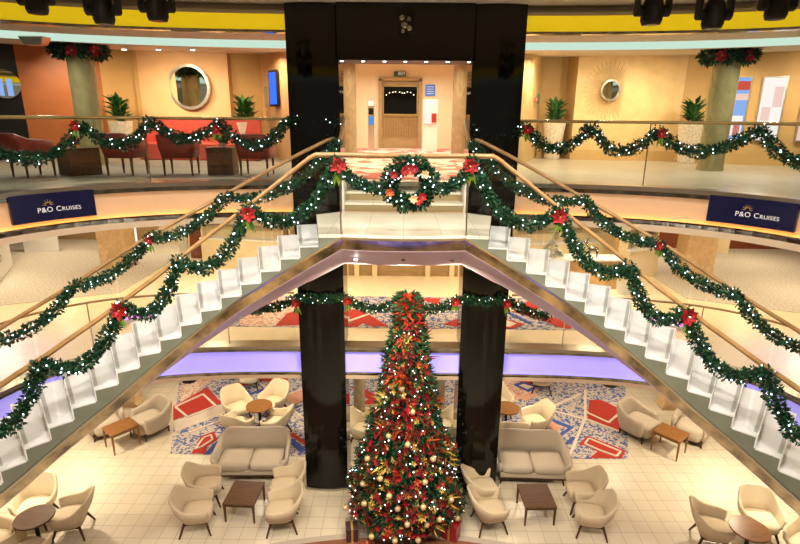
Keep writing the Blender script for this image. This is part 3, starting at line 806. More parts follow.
# upper deck garlands
def e3y(x): 
    a = abs(x) / 6.5; return 4.7 + 5.25 * (1 - a ** 3.3) ** (1 / 3.3)
def u3(xs, zs):
    return [(x, e3y(x) - .02 if abs(x) < 6.4 else 6.5, z) for x, z in zip(xs, zs)]
def deck_path(xs, zs, sags):
    out = []
    for i in range(len(xs) - 1):
        for j in range(10):
            t_ = j / 10; x = xs[i] + (xs[i + 1] - xs[i]) * t_
            out.append(Vector((x, e3y(x) - .04, zs[i] + (zs[i + 1] - zs[i]) * t_ - sags[i] * 4 * t_ * (1 - t_))))
    x = xs[-1]; out.append(Vector((x, e3y(x) - .04, zs[-1]))); return out
xs = [-6.30, -5.25, -4.35, -3.28, -2.10, -1.16]; zs = [1.02, .98, 1.06, 1.04, 1.06, 1.05]
garland(deck_path(xs, zs, [.52, .36, .30, .42, -.05]), 'lit garland looped along the upper deck rail in front of the red chairs', .085, 560, 95,
        [(-5.25, e3y(5.25) - .12, .98), (-3.28, e3y(3.28) - .12, .92)], bow_r=.10)
xs = [1.18, 2.16, 3.28, 4.32, 5.55, 6.30]; zs = [.99, 1.02, 1.02, .96, 1.03, .86]
garland(deck_path(xs, zs, [.16, .40, .38, .36, .40]), 'lit garland looped along the upper deck rail of the right gallery', .085, 560, 95,
        [(2.16, e3y(2.16) - .12, .95), (4.32, e3y(4.32) - .12, .92)], bow_r=.10)
# middle deck garland strapped across the two black columns
path = []
for a, b, sg in (((-2.95, 9.80, -2.50), (-2.02, 9.72, -2.22), .06), ((-2.02, 9.72, -2.22), (-1.12, 9.72, -2.20), .02), ((-1.12, 9.72, -2.20), (0, 9.78, -2.22), .22),
                 ((0, 9.78, -2.22), (1.08, 9.72, -2.20), .22), ((1.08, 9.72, -2.20), (2.02, 9.72, -2.22), .05), ((2.02, 9.72, -2.22), (2.85, 9.80, -2.58), .05)):
    path += droop(a, b, sg)
path.append(Vector((2.85, 9.80, -2.58)))
garland(path, 'garland strapped across both black columns at the middle deck, behind the treetop', .075, 600, 70,
        [(-2.04, 9.66, -2.28), (-1.05, 9.66, -2.22), (1.0, 9.66, -2.22), (1.98, 9.66, -2.24)], bow_r=.11, warm=True)
# wreath on the landing glass
wr = thing('wreath', (.08, 7.36, .27), 'round green wreath with red and gold flowers on the landing rail', 'wreath')
cp = [Vector((.275 * math.cos(t * PI / 14), 0, .275 * math.sin(t * PI / 14))) for t in range(29)]
foliage([tuple(p) for p in cp], .105, 1100, .06, .034).build('foliage', M['needle'], wr)
for k in range(34):
    t_ = random.random() * 2 * PI; o = bpy.data.objects.new('fairy_light', B_COOL); COL.objects.link(o); o.parent = wr
    o.location = (.25 * math.cos(t_) + random.uniform(-.09, .09), -.10, .25 * math.sin(t_) + random.uniform(-.09, .09))
for x, z, m in ((-.07, .17, 'red_petal'), (.13, -.22, 'red_petal'), (.17, -.17, 'red_petal'), (-.02, .21, 'crimson_petal'), (-.27, -.12, 'orange_petal'), (.20, .13, 'gold'), (-.22, .12, 'crimson_petal'), (.05, -.20, 'gold'), (.06, .20, 'crimson_petal')):
    make_bow(wr, wr.location + Vector((x, -.08, z)), .07, (0, -1, .2), m, False, 'silk_flower')
# foliage collars round the two deck-3 columns
for x, side in ((-7.38, 'left'), (7.25, 'right')):
    t = thing('column_garland', (x, 12.9, 2.55), 'foliage collar with red bows at the top of the %s olive marble column' % side, 'garland')
    ci = [(.42 * math.cos(a * PI / 12), .42 * math.sin(a * PI / 12), 0) for a in range(25)]
    foliage(ci, .14, 300, .14, .05).build('foliage', M['needle'], t)
    for a in (-2.3, -1.3, -.5):
        make_bow(t, t.location + Vector((.46 * math.cos(a), .46 * math.sin(a), -.06)), .16, (math.cos(a), math.sin(a), 0), 'crimson_petal', False)

# ------------------------------------------------------------------ Christmas tree
TX, TY = 0.10, 9.10
tr = thing('christmas_tree', (TX, TY, D1), 'tall Christmas tree covered in red and gold flowers between the two black columns', 'Christmas tree')
def tree_r(z):                    # radius at height above the floor
    pts = [(.22, .92), (.45, 1.08), (.9, 1.03), (1.5, .90), (2.3, .62), (3.0, .47), (3.6, .36), (4.2, .24), (4.6, .24), (4.8, .12)]
    return interp(pts, z)
MB().cyl((0, 0, 0), (0, 0, 4.4), .10, .03, 12).build('trunk', M['darkwood'], tr)
q = MB()
for k in range(15000):
    z = .2 + 4.5 * (1 - math.sqrt(random.random())) * 1.0 if random.random() < .7 else random.uniform(.2, 4.75)
    a = random.random() * 2 * PI; R = tree_r(z) * (1 + .07 * math.sin(3 * a + 5 * z) + .05 * math.sin(7 * a - 9 * z)); r = R * (.55 + .45 * random.random() ** .5)
    d = Vector((math.cos(a), math.sin(a), random.uniform(-.5, .5))) + rnd_dir() * .5
    q.leaf((r * math.cos(a), r * math.sin(a), z), d, rnd_dir(), random.uniform(.08, .15), .04)
prof = [(tree_r(z) * .62, z) for z in (.25, .5, .9, 1.5, 2.3, 3.0, 3.7, 4.3, 4.6)]
q.lathe(prof, n=20)
q.build('foliage', M['needle'], tr)
def surf(z, a, f=1.0):
    R = tree_r(z) * (1 + .07 * math.sin(3 * a + 5 * z) + .05 * math.sin(7 * a - 9 * z)) * f
    return Vector((R * math.cos(a), R * math.sin(a), z))
def flower_mb(q, p, f, r):
    a = f.orthogonal().normalized(); b = f.cross(a); t0 = random.random() * 6
    for rn, (cnt, L, lift) in enumerate(((6, r, .3), (5, r * .65, .7))):
        for i in range(cnt):
            t = t0 + 2 * PI * i / cnt; q.leaf(p, a * math.cos(t) + b * math.sin(t) + f * lift, f, L * random.uniform(.8, 1.15), L * .5)
def tree_pos():
    while True:
        z = .25 + 4.2 * (1 - math.sqrt(random.random())) if random.random() < .75 else random.uniform(1.5, 4.2)
        a = random.random() * 2 * PI
        if math.sin(a) > .35 and random.random() < .7: continue
        return z, a
# flowers: a hundred as parts of their own, the rest together
kinds = ['red_petal'] * 6 + ['orange_petal'] * 1 + ['crimson_petal'] * 5 + ['gold_leaf'] * 1
fm = {}
for kn in ('red_petal', 'orange_petal', 'crimson_petal', 'gold_leaf'):
    fm[kn] = []
    for v in range(3):
        q = MB(); flower_mb(q, Vector((0, 0, 0)), Vector((0, 0, 1)), .10); o = q.build('silk_flower', M[kn]); fm[kn].append(o.data); bpy.data.objects.remove(o)
for k in range(99):
    z, a = tree_pos(); p = surf(z, a, 1.0); d = Vector((math.cos(a), math.sin(a), .25)) + rnd_dir() * .3
    kn = random.choice(kinds)
    o = bpy.data.objects.new('silk_flower', random.choice(fm[kn])); COL.objects.link(o); o.parent = tr
    o.location = p; o.rotation_euler = d.to_track_quat('Z', 'Y').to_euler(); s_ = random.uniform(.8, 1.25) * (1 if z < 3.2 else .7); o.scale = (s_, s_, s_)
for kn, cnt in (('red_petal', 620), ('orange_petal', 170), ('crimson_petal', 520), ('gold_leaf', 400)):
    q = MB()
    for k in range(cnt):
        z, a = tree_pos(); flower_mb(q, surf(z, a, random.uniform(.9, 1.02)), (Vector((math.cos(a), math.sin(a), .25)) + rnd_dir() * .4).normalized(), random.uniform(.05, .095))
    tag(q.build('small_flowers', M[kn], tr), None, None, None, 'stuff')
# sprays of twigs, red at the top, gold elsewhere
q = MB()
for k in range(520):
    d = rnd_dir(); p = Vector((0, 0, 4.42)) + Vector((d.x * .19, d.y * .19, d.z * .24))
    q.leaf(p, d + rnd_dir() * .7, rnd_dir(), random.uniform(.08, .17), .045)
q.build('topper_spray', M['topper'], tr)
q = MB()
for k in range(40):
    a = 2 * PI * random.random(); z = random.uniform(4.55, 4.72); d = Vector((math.cos(a), math.sin(a), random.uniform(-.2, .6)))
    q.leaf((.05 * math.cos(a), .05 * math.sin(a), z), d, (0, 0, 1), random.uniform(.16, .3), .04)
q.build('topper_foliage', M['needle'], tr)
for k in range(44):
    z, a = tree_pos(); q = MB(); p = surf(z, a, .85); d0 = Vector((math.cos(a), math.sin(a), .4))
    for j in range(9):
        q.leaf(p, d0 + rnd_dir() * .7, rnd_dir(), random.uniform(.2, .36), .028)
    q.build('twig_spray', M[random.choice(['gold_leaf', 'crimson_petal', 'gold_leaf', 'orange_petal'])], tr)
for k in range(100):
    z, a = tree_pos(); o = bpy.data.objects.new('fairy_light', B_COOL if random.random() < .55 else B_WARM); COL.objects.link(o); o.parent = tr
    o.location = surf(z, a, 1.04)
q = MB()
for k in range(170):
    z, a = tree_pos(); q.sphere(surf(z, a, 1.03), .013, 6, 4)
tag(q.build('more_fairy_lights', M['bulb'], tr), None, None, None, 'stuff')
bm_ = MB().sphere((0, 0, 0), .055, 16, 10)
bb = bm_.build('bauble', M['gold'], smooth=True)
cap_ = MB().cyl((0, 0, .055), (0, 0, .08), .014, n=10).build('bauble_cap', M['ribbon_gold'], bb)
first = True
spots = [(.55, -2.75), (.42, -2.1), (.36, -1.75), (.62, -1.2), (.72, -1.0), (.9, -2.35), (1.0, -1.72), (1.15, -2.55), (1.3, -1.85), (.95, -.7), (1.55, -2.05), (2.15, -1.55), (2.2, -2.1),
         (1.7, -2.5), (.5, -.6), (.75, -1.55), (1.45, -1.2), (2.7, -1.4), (1.1, -1.3), (3.1, -1.8), (.3, -1.35), (1.85, -1.0)]
for z, a in spots:
    o = bb if first else copy_tree(bb); first = False
    o.location = Vector((TX, TY, D1)) + surf(z, a, 1.09)
    tag(o, 'round matt gold bauble hung on the tall Christmas tree', 'bauble', 'gold baubles on the Christmas tree')
# gifts at the foot
def gift(loc, d, m, label, rz=0, lid=True):
    t = thing('gift_box', loc, label, 'gift box', None, rz)
    bevel(MB().box((0, 0, d[2] / 2), d).build('box', M[m], t), .008)
    bevel(MB().box((0, 0, d[2] - .01), (d[0] + .02, d[1] + .02, .05)).build('lid', M[m], t), .006)
    MB().box((0, 0, d[2] / 2 + .01), (.04, d[1] + .025, d[2] + .03)).build('ribbon', M['ribbon_gold'], t)
    return t
gift((-.93, 8.42, D1), (.22, .22, .30), 'gift_purple', 'dark purple gift box left of the tree foot', .15)
gift((.98, 8.50, D1), (.30, .24, .34), 'gift_red', 'dark red gift box right of the tree foot', -.5)
gift((-.62, 8.10, D1), (.14, .14, .16), 'red_petal', 'small bright red gift box in front of the tree')

# ------------------------------------------------------------------ seating
def ushape(w, d, n, A, N):
    out = []
    for i in range(N + 1):
        a = -A + 2 * A * i / N; c, s_ = math.cos(a), math.sin(a)
        out.append((w / 2 * math.copysign(abs(s_) ** (2 / n), s_), d / 2 * math.copysign(abs(c) ** (2 / n), c), a))
    return out
def shell(w, d, zb, hb, ha, th, n=2.5, A=2.25, flare=.05, N=28, power=1.0, inset=.07, arm=0.0, straight=False):
    """upholstered tub: back high, arms low, open to -Y"""
    q = MB(); pts = ushape(w, d, n, A, N); R = []
    for x, y, a in pts:
        t = max(0, (math.cos(a) + .25) / 1.25) ** power
        t = min(1, max(0, (math.cos(a) + .35) / 1.12)) if straight else t * t * (3 - 2 * t); h = ha + (hb - ha) * t
        l = math.hypot(x / w, y / d) or 1; ux, uy = x, y
        m = math.hypot(ux, uy); ux /= m; uy /= m
        f = flare * (h - zb) / (hb - zb) + arm * (1 - t) * min(1, abs(x) / (w / 2))
        lean = .10 * t
        R.append([(x - ux * inset, y - uy * inset, zb), (x + ux * f * .6, y + uy * f * .6 + lean * .4, zb + (h - zb) * .5), (x + ux * f, y + uy * f + lean, h - .02),
                  (x + ux * (f - th * .5), y + uy * (f - th * .5) + lean, h + .012), (x + ux * (f - th), y + uy * (f - th) + lean, h - .02),
                  (x + ux * (f * .6 - th), y + uy * (f * .6 - th) + lean * .4, zb + (h - zb) * .5), (x - ux * (inset + th * .8), y - uy * (inset + th * .8), zb + .02)])
    m = len(R[0]); vs = [p for r in R for p in r]; fs = []
    for i in range(len(R) - 1):
        for k in range(m):
            k2 = (k + 1) % m; fs.append((i * m + k, i * m + k2, (i + 1) * m + k2, (i + 1) * m + k))
    fs += [tuple(range(m - 1, -1, -1)), tuple((len(R) - 1) * m + k for k in range(m))]
    return q.add(vs, fs)
def cushion(w, d, z0, z1, n=4, cx=0, cy=0, N=24):
    q = MB(); pr = [(.90, z0), (1.0, z0 + (z1 - z0) * .3), (1.0, z0 + (z1 - z0) * .75), (.94, z1), (.6, z1 + .012), (.01, z1 + .018)]
    vs = []; fs = []
    for k, z in pr:
        for i in range(N):
            a = 2 * PI * i / N; c, s_ = math.cos(a), math.sin(a)
            vs.append((cx + k * w / 2 * math.copysign(abs(c) ** (2 / n), c), cy + k * d / 2 * math.copysign(abs(s_) ** (2 / n), s_), z))
    for j in range(len(pr) - 1):
        for i in range(N): fs.append((j * N + i, j * N + (i + 1) % N, (j + 1) * N + (i + 1) % N, (j + 1) * N + i))
    fs.append(tuple(range(N - 1, -1, -1))); fs.append(tuple((len(pr) - 1) * N + i for i in range(N)))
    return q.add(vs, fs)
def tub_chair(fab, name='tub_chair', high=.84):
    t = thing(name, (0, 0, 0), None, None)
    shell(.66, .62, .27, high, .59, .055, 3.4, 2.42, .04, inset=.09, power=1.3, arm=.035).build('backrest', fab, t, True)
    cushion(.54, .56, .26, .43, 4, 0, -.03).build('seat', fab, t, True)
    MB().box((0, 0, .25), (.44, .44, .04)).build('seat_frame', M['darkwood'], t)
    for x in (-1, 1):
        for y in (-1, 1):
            MB().cyl((x * .20, y * .20, .26), (x * .29, y * .29, 0), .028, .017, 8).build('leg', M['darkwood'], t)
    return t
def place(proto, used, loc, rz, label, cat, group=None, sc=1.0):
    o = proto if not used else copy_tree(proto)
    o.location = loc; o.rotation_euler = (0, 0, rz)
    if sc != 1.0: o.scale = (sc, sc, sc)
    tag(o, label, cat, group); return o
G1 = 'beige tub chairs round the coffee tables'; G2 = 'cream tub chairs round the small round tables'
R_ = math.radians
tc = tub_chair(M['fabric'])
lst = [
 (-4.0, 8.68, 100, 'beige tub chair left of the dark coffee table beside the left sofa, nearer one'),
 (-4.08, 9.45, 102, 'beige tub chair left of the dark coffee table beside the left sofa, further one'),
 (-2.42, 9.45, -84, 'beige tub chair between left sofa and left black column, further of its pair'),
 (-2.34, 8.74, -80, 'beige tub chair right of the left coffee table, nearer of its pair'),
 (1.70, 9.48, 102, 'beige tub chair close by the right black column, further of its pair'),
 (1.76, 8.82, 100, 'beige tub chair between Christmas tree and right coffee table, nearer of its pair'),
 (3.78, 9.42, -92, 'beige tub chair right of the right coffee table, further of its pair'),
 (3.74, 8.74, -100, 'beige tub chair right of the right coffee table, nearer of its pair'),
 (-6.36, 8.50, -78, 'beige tub chair right of the round table at the bottom left corner'),
 (5.93, 8.42, 74, 'beige tub chair left of the round table at the bottom right corner'),
 (-6.62, 7.62, 165, 'beige tub chair seen from behind in front of the bottom left round table'),
 (-7.45, 7.85, 80, 'beige tub chair left of the bottom left round table, at the picture edge'),
]
for i, (x, y, a, lab) in enumerate(lst): place(tc, i > 0, (x, y, D1), R_(a), lab, 'chair', G1)
tc2 = tub_chair(M['fabric_cream'], high=.86)
lst = [
 (-7.22, 8.76, 8, 'high-backed cream tub chair facing the camera behind the bottom left round table'),
 (6.98, 8.66, -10, 'high-backed cream tub chair facing the camera behind the bottom right round table'),
 (7.42, 7.98, -60, 'cream tub chair right of the bottom right round table, at the picture edge'),
 (-4.36, 12.55, 40, 'cream tub chair at the back left of the round table on the left rug'),
 (-3.48, 12.85, -25, 'cream tub chair at the back right of the round table on the left rug'),
 (-4.08, 11.72, 160, 'cream tub chair with its back to the left sofa, front left at the round table'),
 (-3.16, 11.80, -100, 'cream tub chair front right of the round table on the left rug'),
 (2.62, 12.95, 15, 'cream tub chair behind the round table beside the right black column'),
 (3.42, 12.05, -75, 'cream tub chair right of the round table on the right rug'),
 (2.75, 11.62, 175, 'cream tub chair with its back to the right sofa, at the round table'),
 (-.95, 11.55, 75, 'cream tub chair standing left of the Christmas tree behind the left column'),
 (1.05, 11.75, -70, 'cream tub chair half hidden right of the Christmas tree'),
 (-4.55, 14.35, 5, 'cream tub chair beneath the purple band at the back of the left rug'),
 (4.15, 14.35, 170, 'cream tub chair beneath the purple band at the back of the right rug'),
]
for i, (x, y, a, lab) in enumerate(lst): place(tc2, i > 0, (x, y, D1), R_(a), lab, 'chair', G2)
# low armchairs
def armchair():
    t = thing('armchair', (0, 0, 0), None, None)
    subsurf(shell(.80, .74, .12, .74, .55, .13, 3.4, 2.35, .03, power=1.2, inset=.03).build('backrest', M['fabric_grey'], t, True), 1)
    cushion(.58, .66, .14, .43, 5, 0, -.06).build('seat', M['fabric_grey'], t, True)
    MB().box((0, 0, .12), (.62, .58, .05)).build('plinth', M['darkwood'], t)
    for x in (-1, 1):
        for y in (-1, 1): MB().cyl((x * .28, y * .26, .12), (x * .30, y * .28, 0), .025, .016, 8).build('leg', M['darkwood'], t)
    return t
ac = armchair()
for i, (x, y, a, lab) in enumerate(((-6.42, 11.95, -38, 'grey-beige armchair right of the orange-brown side table, left side of the lowest deck'),
        (-7.55, 11.90, 40, 'grey-beige armchair half hidden by the left flight, beside the side table'),
        (6.08, 12.10, 38, 'grey-beige armchair at the edge of the right rug, left of the side table'),
        (7.35, 11.95, -40, 'grey-beige armchair between the right side table and the right flight'))):
    place(ac, i > 0, (x, y, D1), R_(a), lab, 'armchair', 'low armchairs by the side tables', 1.1)
# sofas
def sofa():
    t = thing('sofa', (0, 0, 0), None, None)
    shell(1.56, .80, .20, .88, .54, .09, 6.0, 2.42, .0, N=72, inset=.04, arm=.10, straight=True).build('backrest', M['fabric_grey'], t, True)
    for x in (-1, 1): cushion(.70, .68, .30, .48, 7, x * .352, -.09, 36).build('seat_cushion', M['fabric_grey'], t, True)
    bevel(MB().box((0, -.04, .25), (1.44, .70, .12)).build('seat_base', M['fabric_grey'], t), .02)
    MB().box((0, -.04, .17), (1.44, .66, .05)).build('plinth', M['darkwood'], t)
    for x in (-1, 1):
        for y in (-1, 1): MB().cyl((x * .66, -.04 + y * .28, .16), (x * .70, -.04 + y * .31, 0), .028, .017, 8).build('leg', M['darkwood'], t)
    return t
sf = sofa()
place(sf, False, (-3.36, 10.40, D1), R_(2), 'two-seat beige sofa left of the left black column, facing the dark coffee table', 'sofa', 'beige sofas')
place(sf, True, (2.92, 10.42, D1), R_(-2), 'two-seat beige sofa right of the right black column, facing the dark coffee table', 'sofa', 'beige sofas')
def rect_table(wx, wy, h, m, name):
    t = thing(name, (0, 0, 0), None, None)
    bevel(MB().box((0, 0, h - .02), (wx, wy, .04)).build('table_top', m, t), .006)
    MB().box((0, 0, h - .07), (wx - .08, wy - .08, .06)).build('apron', m, t)
    for x in (-1, 1):
        for y in (-1, 1): MB().box((x * (wx / 2 - .03), y * (wy / 2 - .03), (h - .04) / 2), (.045, .045, h - .04), taper=.6).build('leg', m, t)
    return t
ct = rect_table(.64, .72, .45, M['midwood'], 'coffee_table')
place(ct, False, (-3.19, 9.14, D1), R_(-3), 'dark brown square coffee table in front of the left sofa', 'table', 'coffee tables')
place(ct, True, (2.76, 9.17, D1), R_(2), 'dark brown square coffee table in front of the right sofa', 'table', 'coffee tables')
sd = rect_table(.56, .66, .55, M['orangewood'], 'side_table')
place(sd, False, (-6.83, 11.33, D1), R_(-40), 'orange-brown side table between the two left armchairs', 'table', 'side tables')
place(sd, True, (6.53, 11.37, D1), R_(42), 'orange-brown side table between the two right armchairs', 'table', 'side tables')
def round_table(r, m, h=.72):
    t = thing('round_table', (0, 0, 0), None, None)
    bevel(MB().cyl((0, 0, h - .035), (0, 0, h), r, n=40).build('table_top', m, t), .008)
    MB().cyl((0, 0, .03), (0, 0, h - .03), .035, n=14).build('pedestal', M['black_plain'], t)
    MB().lathe([(.22, 0), (.22, .015), (.05, .04), (.04, .06)]).build('base', M['black_plain'], t)
    return t
rt = round_table(.33, M['midwood']); rt2 = round_table(.33, M['orangewood'])
place(rt, False, (-6.72, 8.08, D1), 0, 'round dark brown table at the bottom left corner', 'table', 'round tables')
place(rt2, False, (6.32, 8.02, D1), 0, 'round brown table at the bottom right corner', 'table', 'round tables')
place(rt2, True, (-3.64, 12.08, D1), 0, 'round brown table ringed by four cream chairs on the left rug', 'table', 'round tables')
place(rt2, True, (2.68, 12.12, D1), 0, 'round brown table partly behind the right black column', 'table', 'round tables')
place(rt, True, (6.35, 14.75, D1), 0, 'round dark table under the purple band at the back right', 'table', 'round tables')
place(rt, True, (-6.5, 14.7, D1), 0, 'round dark table under the purple band at the back left', 'table', 'round tables')

# ------------------------------------------------------------------ rugs
def rug(name, label, polys, z, org):
    mats = []; q = MB(); lev = .006
    for mn, poly in polys:
        if M[mn] not in mats: mats.append(M[mn])
        q.cur = mats.index(M[mn]); q.prism([(x - org[0], y - org[1]) for x, y in poly], 0, lev); lev += .0012
    o = q.build(name, mats, loc=(org[0], org[1], z + .001)); return tag(o, label, 'rug')
def line(a, b, wd=.07):
    d = Vector((b[0] - a[0], b[1] - a[1])).normalized() * wd / 2; n = Vector((-d.y, d.x))
    return [(a[0] + n.x, a[1] + n.y), (b[0] + n.x, b[1] + n.y), (b[0] - n.x, b[1] - n.y), (a[0] - n.x, a[1] - n.y)]
def outline(mn, pts, wd=.07): return [(mn, line(pts[i], pts[(i + 1) % len(pts)], wd)) for i in range(len(pts))]
Lp = [('rug_blue_speck', [(-5.54, 11.02), (-1.65, 10.98), (-1.65, 15.2), (-7.0, 15.2)]),
      ('rug_pink_speck', [(-6.2, 13.2), (-5.8, 14.9), (-6.9, 15.1)]),
      ('rug_red', [(-6.38, 13.19), (-6.08, 12.47), (-5.09, 13.38), (-5.82, 14.31)]),
      ('rug_white', [(-6.06, 12.40), (-5.80, 11.95), (-4.8, 12.86), (-5.07, 13.33)]),
      ('rug_red', [(-5.04, 11.03), (-4.63, 11.04), (-4.79, 11.28), (-4.61, 11.62), (-4.83, 11.98), (-5.08, 11.75)]),
      ('rug_red', [(-4.38, 11.02), (-4.20, 11.33), (-4.39, 11.5), (-4.57, 11.28)]),
      ('rug_blue', [(-4.72, 11.03), (-4.58, 11.03), (-4.48, 11.42), (-4.28, 11.55), (-4.38, 11.66), (-4.62, 11.52)]),
      ('rug_red', [(-3.01, 11.88), (-2.73, 11.75), (-2.35, 11.39), (-2.39, 11.58), (-2.76, 11.95)]),
      ('rug_blue', [(-2.91, 11.66), (-2.74, 11.71), (-2.32, 11.21), (-2.4, 11.08)]),
      ('rug_red', [(-5.09, 14.33), (-4.92, 14.14), (-4.5, 14.72), (-4.71, 14.78)]),
      ('rug_red', [(-4.42, 14.9), (-4.32, 14.70), (-3.56, 14.68), (-3.5, 14.97)]),
      ('rug_stripe', [(-3.45, 13.72), (-3.05, 13.3), (-2.6, 13.84), (-2.99, 14.3)]),
      ('rug_white', line((-4.6, 14.9), (-2.6, 12.6), .06)), ('rug_white', line((-5.45, 11.9), (-2.6, 14.6), .06)),
      ('rug_blue', line((-4.75, 13.6), (-4.1, 14.2), .12)), ('rug_blue', line((-4.05, 14.1), (-3.6, 13.6), .12)),
      ('rug_blue', line((-2.6, 12.9), (-2.1, 13.4), .12)), ('rug_stripe', [(-2.5, 12.4), (-2.2, 12.1), (-1.8, 12.5), (-2.1, 12.9)])]
Lp += outline('rug_white', [(-6.30, 13.14), (-5.75, 12.62), (-5.2, 13.22), (-5.79, 13.86)], .06)
Lp += outline('rug_white', [(-5.02, 11.2), (-4.98, 11.68), (-4.84, 11.8), (-4.72, 11.6), (-4.9, 11.28)], .04)
rug('rug', 'geometric red, blue and white rug under the left round table', Lp, D1, (-4, 13))
Rp = [('rug_blue_speck', [(5.44, 11.04), (7.0, 15.2), (1.65, 15.2), (1.65, 11.0)]),
      ('rug_pink_speck', [(2.9, 13.4), (4.2, 14.4), (3.4, 15.1), (2.2, 14.6)]),
      ('rug_red', [(5.42, 13.82), (5.04, 12.82), (5.69, 12.25), (6.1, 13.37), (5.77, 13.81)]),
      ('rug_red', [(4.41, 11.6), (4.57, 11.56), (4.79, 11.31), (4.5, 11.05), (5.28, 11.05), (5.5, 11.37), (4.77, 12.0)]),
      ('rug_blue', [(4.05, 12.82), (3.98, 12.65), (4.37, 12.33), (4.02, 12.03), (4.08, 11.94), (4.54, 12.37)]),
      ('rug_stripe', [(3.66, 12.74), (4.0, 12.15), (4.22, 12.36), (3.93, 12.84)]),
      ('rug_red', [(3.33, 14.95), (3.54, 14.92), (3.86, 14.67), (4.21, 14.84), (4.12, 15.05)]),
      ('rug_stripe', [(3.32, 13.98), (3.54, 13.70), (4.02, 14.06), (3.94, 14.23)]),
      ('rug_blue', [(3.39, 14.66), (3.76, 14.23), (4.14, 14.55), (3.71, 14.86)]),
      ('rug_white', [(3.55, 14.62), (3.76, 14.38), (3.98, 14.55), (3.72, 14.72)]),
      ('rug_white', line((4.05, 13.27), (5.29, 14.15), .09)), ('rug_white', line((4.05, 13.27), (5.06, 12.72), .07)), ('rug_white', line((5.06, 12.72), (5.75, 12.12), .07)),
      ('rug_white', line((5.49, 14.39), (4.98, 12.82), .07)), ('rug_white', line((4.98, 12.82), (4.03, 11.09), .07)),
      ('rug_white', line((5.12, 13.11), (5.54, 12.61), .06)), ('rug_white', line((5.54, 12.61), (6.02, 13.1), .06)),
      ('rug_blue', line((4.1, 11.6), (4.4, 11.9), .08)), ('rug_red', [(2.3, 12.6), (2.9, 12.3), (2.9, 11.6), (2.3, 11.5)])]
Rp += outline('rug_white', [(4.58, 11.62), (4.76, 11.86), (5.36, 11.32), (5.18, 11.12), (4.85, 11.36)], .05)
rug('rug', 'geometric red, blue and white rug under the right round table', Rp, D1, (4, 13))
Cp = [('rug_blue_speck', [(-1.6, 13.3), (1.6, 13.3), (1.6, 16.2), (-1.6, 16.2)]), ('rug_red', [(-1.55, 14.4), (-1.2, 14.4), (-.2, 13.4), (-.7, 13.4)]),
      ('rug_red', [(-1.2, 13.4), (-.8, 13.4), (-.1, 14.2), (-.4, 14.4)]), ('rug_stripe', [(.6, 13.5), (1.2, 13.5), (1.2, 14.6), (.6, 14.6)])]
rug('rug', 'narrow patterned rug seen behind the Christmas tree on the lowest deck', Cp, D1, (0, 14.7))
Mp = [('rug_blue_speck', [(-4.4, 10.95), (4.4, 10.95), (4.9, 13.1), (-4.9, 13.1)]),
      ('rug_pink_speck', [(-3.6, 11.0), (-2.1, 11.0), (-2.0, 12.9), (-4.4, 12.9)]),
      ('rug_red', [(-2.73, 11.82), (-2.83, 11.0), (-2.31, 11.05), (-2.41, 12.08)]),
      ('rug_red', [(-1.38, 12.1), (-1.02, 12.1), (-.30, 11.03), (-.67, 11.02), (-1.21, 11.5)]),
      ('rug_red', [(-1.28, 11.0), (-1.0, 11.0), (-.75, 11.6), (-.94, 11.75)]),
      ('rug_red', [(.35, 13.0), (.97, 13.0), (.87, 12.5)]),
      ('rug_red', [(2.85, 12.3), (3.25, 12.97), (3.57, 12.7), (3.17, 12.1)]),
      ('rug_red', [(2.6, 12.1), (3.07, 12.15), (3.72, 11.5), (3.87, 11.4), (3.73, 11.0), (3.44, 11.12), (3.3, 11.4)]),
      ('rug_red', [(.93, 11.22), (1.33, 11.62), (1.28, 11.0)]), ('rug_red', [(2.30, 11.62), (2.75, 11.27), (2.45, 10.99), (2.2, 10.99)]),
      ('rug_red', [(-3.9, 11.9), (-3.3, 12.5), (-3.1, 12.2), (-3.7, 11.6)]),
      ('rug_white', [(2.38, 11.5), (2.58, 11.28), (2.4, 11.08), (2.3, 11.1)]), ('rug_blue', line((-2.3, 12.6), (-2.0, 11.2), .12)), ('rug_blue', line((2.9, 11.3), (2.2, 12.6), .1)),
      ('rug_white', line((-1.5, 11.0), (.2, 12.9), .08)), ('rug_white', line((1.5, 11.0), (2.9, 12.9), .08))]
rug('rug', 'red and blue geometric rug on the middle deck behind the garland', Mp, D2, (0, 12))

# round wooden dance floor with a pale rim at the bottom of the picture
R0 = 9.2; cy0 = 8.60 - R0
t = thing('dance_floor', (0, 3.0, D1), 'round reddish wooden dance floor with pale rim in front of the tree', 'dance floor')
def arc_poly(R, ymin, n=40):
    a0 = math.acos(min(1, (ymin - cy0) / R)); return [(R * math.sin(-a0 + 2 * a0 * i / n), cy0 + R * math.cos(-a0 + 2 * a0 * i / n) - 3.0) for i in range(n + 1)]
MB().prism(arc_poly(R0, 6.2)[::-1], .002, .010).build('rim', M['grout'], t)
MB().prism(arc_poly(R0 - .14, 6.2)[::-1], .003, .016).build('floor_panel', M['floorwood'], t)

